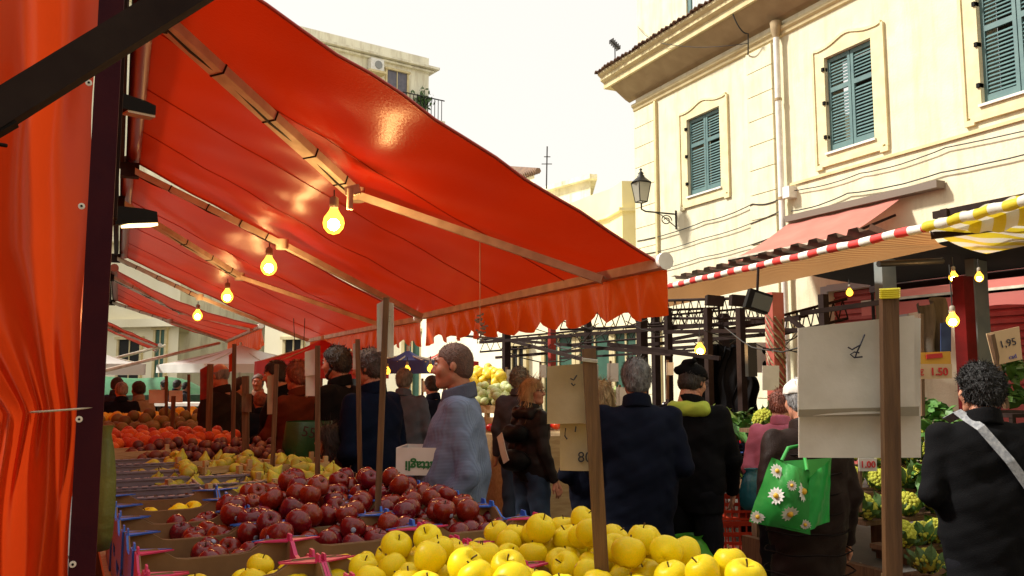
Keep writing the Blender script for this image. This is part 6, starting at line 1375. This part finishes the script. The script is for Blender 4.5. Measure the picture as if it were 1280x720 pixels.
MB().bar(P(1075, 640, d=4.78), P(1075, 572, d=4.78), .02, .015, up=(0, 1, 0)).build('stake', M_wood, b3, True)
vboard('price_board', 'blank grey board on a stake beside the salmon red post', [(953, 457), (974, 457), (974, 488), (953, 488)], 6.8, M_cardgrey)
for i, (x0, y0, x1, y1, d) in enumerate(((759, 454, 773, 477, 9), (770, 484, 785, 507, 8.5), (674, 456, 683, 472, 10), (608, 470, 616, 483, 10), (632, 462, 641, 478, 10), (528, 476, 534, 490, 9.6), (622, 480, 628, 489, 10), (833, 453, 842, 469, 8.4), (638, 474, 644, 490, 9.5))):
    t = vboard('price_board', ['white price card above the hooded woman', 'white price card between hooded woman and grey-haired man', 'white card behind the blonde woman with glasses', 'small white card above the fruit beyond the sweater man', 'small card left of the tousled man', 'small bright card left of the sweater man', 'lowest small card above the fruit beyond the sweater man', 'small card left of the black cap', 'thin card just left of the tousled man'][i], [(x0, y0), (x1, y0), (x1, y1), (x0, y1)], d, M_paper)
    MB().bar(P((x0+x1)/2-3, y1+30, d=d+.01), P((x0+x1)/2-3, y0-3, d=d+.01), .025, .015, up=(0, 1, 0)).build('stake', M_wood, t, True)
# old cloth and blue poster by the column, dim greenery
cl = thing('hanging_canvas', 'brown grey canvas strips hanging left of the deep red column', 'cloth', P(1165, 440, d=7))
def clf(u, v): return P(1148, 378, d=7).lerp(P(1186, 374, d=7), u)+Vector((.02*math.sin(v*6), .05*math.sin(u*15), -.46*v-.03*math.sin(u*8)))
MB().grid(clf, 24, 12).build('cloth', mat('brown_grey_canvas', (.09, .075, .055), (.05, .04, .03), .8, 6, .3, stretch=(6, 6, .6)), cl, True, fix=False)
vboard('blue_poster', 'blue strip of posters on the pale wall right of the deep red column', [(1206, 404), (1219, 404), (1219, 470), (1206, 470)], 7.6, mat('blue_poster_print', (.03, .22, .40), (.10, .38, .5), .5, 12, fac=(.45, .55)), cat='poster')
vboard('blue_sign', 'dark blue sign with white writing above the price board reading 1.50', [(1176, 404), (1189, 402), (1189, 440), (1176, 441)], 6.6, mat('dark_blue_sign', (.012, .03, .12), (.03, .07, .2), .5, 8), cat='sign')
# wall strips by the shutters seen beyond
for i, (x, w_) in enumerate(((1110, .20), (1225, .2))):
    q_ = P(x, 420, d=8.6); tag(MB().mm(q_.x-w_/2, q_.x+w_/2, q_.y-.05, q_.y+.05, 0, 2.75).build('pale_column', mat('pale_blue_plaster', (.17, .19, .19), (.24, .25, .23), .8, 4, .2, spec=.1)), ['pale weathered column behind the top of the biggest stake', 'pale column right of the blue posters'][i], 'column')
# ------------------------------------------------------------------ centre: far stalls and umbrellas
def umbrella(label, cx, ycen, ytop, d, wpx, m, group='market umbrellas', vh=.22, drop=None, sq=True, name='market_umbrella', pole=True, ang=.3):
    c = P(cx, ycen, d=d); rt = wpx/2/FP*d; zt = P(cx, ytop, d=d).z; t = thing(name, label, 'umbrella', (c.x, c.y, 0), ang, group)
    zc = c.z; k = 4; n = 40
    def pf(u, v):
        a = u*2*PI; q = 1/max(abs(math.cos((a+PI/4) % (PI/2)-PI/4)), .5); r = rt*q*v
        return Vector((math.cos(a)*r, math.sin(a)*r, zt-(zt-zc)*v-.05*math.sin(PI*v)))
    MB().grid(pf, 48, 6).build('canopy', m, t, fix=False)
    def vf(u, v): p = pf(u, 1); p.z -= vh*v; p.x *= 1+.01*math.sin(u*90)*v; return p
    MB().grid(vf, 96, 2).build('valance', m, t, fix=False)
    MB().tube([(0, 0, 0), (0, 0, zt+.05)], .025, 8).build('pole', M_arm, t)
    mb = MB()
    for i in range(8): a = pf(i/8, 1); mb.tube([(0, 0, zt-.06), (a.x, a.y, a.z-.02)], .012, 4)
    mb.build('ribs', M_arm, t)
    return t
umbrella('wide white market umbrella beyond the third orange awning', 300, 456, 431, 17, 150, M_whitecanvas, vh=.16)
umbrella('white market umbrella at the far left under the small orange awning', 120, 455, 438, 17, 90, M_whitecanvas)
umbrella('red market umbrella behind the tall dark-haired man', 402, 452, 424, 12.5, 120, M_redcanvas, vh=.25)
umbrella('dark blue market umbrella left of the sweater man', 510, 451, 437, 10.6, 72, M_bluecanvas, vh=.16, ang=.9)
umbrella('pinkish red umbrella half hidden behind the sweater man', 556, 452, 436, 12.5, 60, M_redcanvas, vh=.16)
tg = thing('truck_tarp', 'green tarpaulin covered vehicle at the far left behind the suited man', 'vehicle', P(160, 490, d=20))
g0 = P(160, 490, d=20)
def tgf(u, v): return Vector((g0.x-1.6+3.4*u, g0.y, .2+1.35*math.sin(v*PI/2)*(1-.25*abs(2*u-1)**3)+.05*math.sin(u*9)))+Vector((.0, 1.6*v, 0))
MB().grid(tgf, 20, 10).build('tarpaulin', mat('green_tarpaulin', (.05, .22, .10), (.10, .30, .16), .5, 3, .3, 6), tg, True, fix=False)
MB().mm(g0.x-1.5, g0.x+1.7, g0.y+.1, g0.y+3.2, .35, 1.1).build('body', M_greendoor, tg, True)
for s in (-1.1, 1.2): MB().tube([(g0.x+s, g0.y+.02, .3), (g0.x+s, g0.y+.22, .3)], .3, 14).build('wheel', M_black, tg, True)
# bright low stall in the distance on the left
st_ = thing('far_stall_table', 'bright white far stall table behind the oranges', 'table', P(250, 515, d=14))
a = P(190, 505, d=15); b = P(400, 505, d=13.4)
MB().bar(a, b, .8, .05).build('tabletop', M_paper, st_, True)
for u in (.05, .35, .65, .95): p_ = a.lerp(b, u); MB().mm(p_.x-.03, p_.x+.03, p_.y-.03, p_.y+.03, 0, p_.z-.03).build('leg', M_wood, st_, True)
# centre stall with slatted crates and green produce
cs0 = P(560, 560, d=9.4)
cst = thing('slatted_stall', 'pale slatted wooden stall with green fruit right behind the sweater man', 'stall', P(622, 700, Z=0))
a = P(575, 500, d=9.6); b = P(648, 500, d=9.2); zz = a.z
for k, yy in enumerate((512, 527, 541, 553)):
    za = P(600, yy, d=9.3).z; MB().bar(Vector((a.x, a.y, za)), Vector((b.x, b.y, za)), .02, .085).build('slat', M_wood2, cst, True)
for u in (.05, .5, .95): p_ = a.lerp(b, u); MB().mm(p_.x-.025, p_.x+.025, p_.y+.015, p_.y+.06, 0, zz-.05).build('leg', M_wood2, cst, True)
MB().bar(Vector((a.x, a.y+.03, .3)), Vector((b.x, b.y+.03, .12)), .02, .12).build('brace', M_wood2, cst, True)
MB().add([Vector((a.x, a.y, zz-.1)), Vector((b.x, b.y, zz-.1)), Vector((b.x+.3, b.y+1.2, zz+.12)), Vector((a.x+.3, a.y+1.2, zz+.12)), Vector((a.x, a.y, zz-.13)), Vector((b.x, b.y, zz-.13)), Vector((b.x+.3, b.y+1.2, zz+.09)), Vector((a.x+.3, a.y+1.2, zz+.09))], [(0, 1, 2, 3), (7, 6, 5, 4), (0, 4, 5, 1), (1, 5, 6, 2), (2, 6, 7, 3), (3, 7, 4, 0)]).build('sloped_top', M_wood2, cst, True)
g_ = np.random.default_rng(40)
me_gp = MB().sphere((0, 0, 0), 1, 9, (1, 1, 1.1)).mesh('green_fruit', mat('green_white_fruit', (.42, .52, .16), (.6, .64, .36), .5, 6, jitter=.2)); me_yl = me_le
lpts, gpts = [], []
for i in range(130):
    u, v = g_.uniform(0, 1), g_.uniform(0, .9); p_ = a.lerp(b, u); x, y, z = p_.x+.3*v, p_.y+1.2*v, zz-.08+.22*v+g_.uniform(0, .12)
    (lpts if v > .45 else gpts).append((x, y, z+.05+(.1 if v > .45 else 0), g_.uniform(.045, .065)))
scatter(gpts, 'green_fruit', me_gp, 'pale green fruit on the slatted stall behind the sweater man', 'fruit', 'pale green fruit on the slatted stall', 1, children=False)
scatter(lpts, 'lemon', me_yl, 'yellow fruit at the back of the slatted stall behind the sweater man', 'lemon', 'yellow fruit on the slatted stall', 1, children=False)
# red produce and small fruit stall glimpsed between people
pr2 = P(688, 470, d=9); scatter(heap(60, pr2.x-.5, pr2.x+.7, pr2.y-.2, pr2.y+.9, .95, .045, lambda u, v: .3+.35*v, 41), 'tomato', me_t, 'red tomato in the far pile behind the blonde woman with glasses', 'tomato', 'far tomatoes', 1, children=False)
tag(MB().mm(pr2.x-.6, pr2.x+1.6, pr2.y-.25, pr2.y+1.1, .0, .94).build('far_stall_box', M_wood2), 'wooden stall body under the far tomatoes and salad', 'stall')
leafy('salad_heap', 'green salad heap behind the tall leaning stake', Vector((pr2.x+1.1, pr2.y+.4, 1.1)), .45, M_lettuce, 160, .22, 'vegetable', 50)
og2 = P(538, 510, d=9.4); scatter(heap(30, og2.x-.25, og2.x+.35, og2.y-.1, og2.y+.7, .95, .05, lambda u, v: .2+.3*v, 42), 'orange', me_o, 'orange on the far stall just left of the sweater man', 'orange', 'far oranges', 1, children=False)
tag(MB().mm(og2.x-.4, og2.x+.5, og2.y-.15, og2.y+.9, .0, .94).build('far_stall_box', M_wood2), 'wooden stall body under the far oranges left of the sweater man', 'stall')
# litter on the ground
rr = random.Random(5); mb = MB()
for i in range(260):
    x, y = rr.uniform(1.6, 6), rr.uniform(2.5, 11); e = Euler((rr.uniform(-.3, .3), rr.uniform(-.3, .3), rr.uniform(0, 6))).to_matrix(); L = rr.uniform(.02, .06)
    mb.add([Vector((x, y, .012))+e @ Vector(v) for v in ((-L, 0, 0), (0, -L*.5, 0.004), (L, 0, 0), (0, L*.5, .004))], [(0, 1, 2, 3)])
tag(mb.build('litter', mat('leaf_litter', (.10, .16, .04), (.4, .36, .25), .7, 3, fac=(.45, .55)), fix=False), kind='stuff')
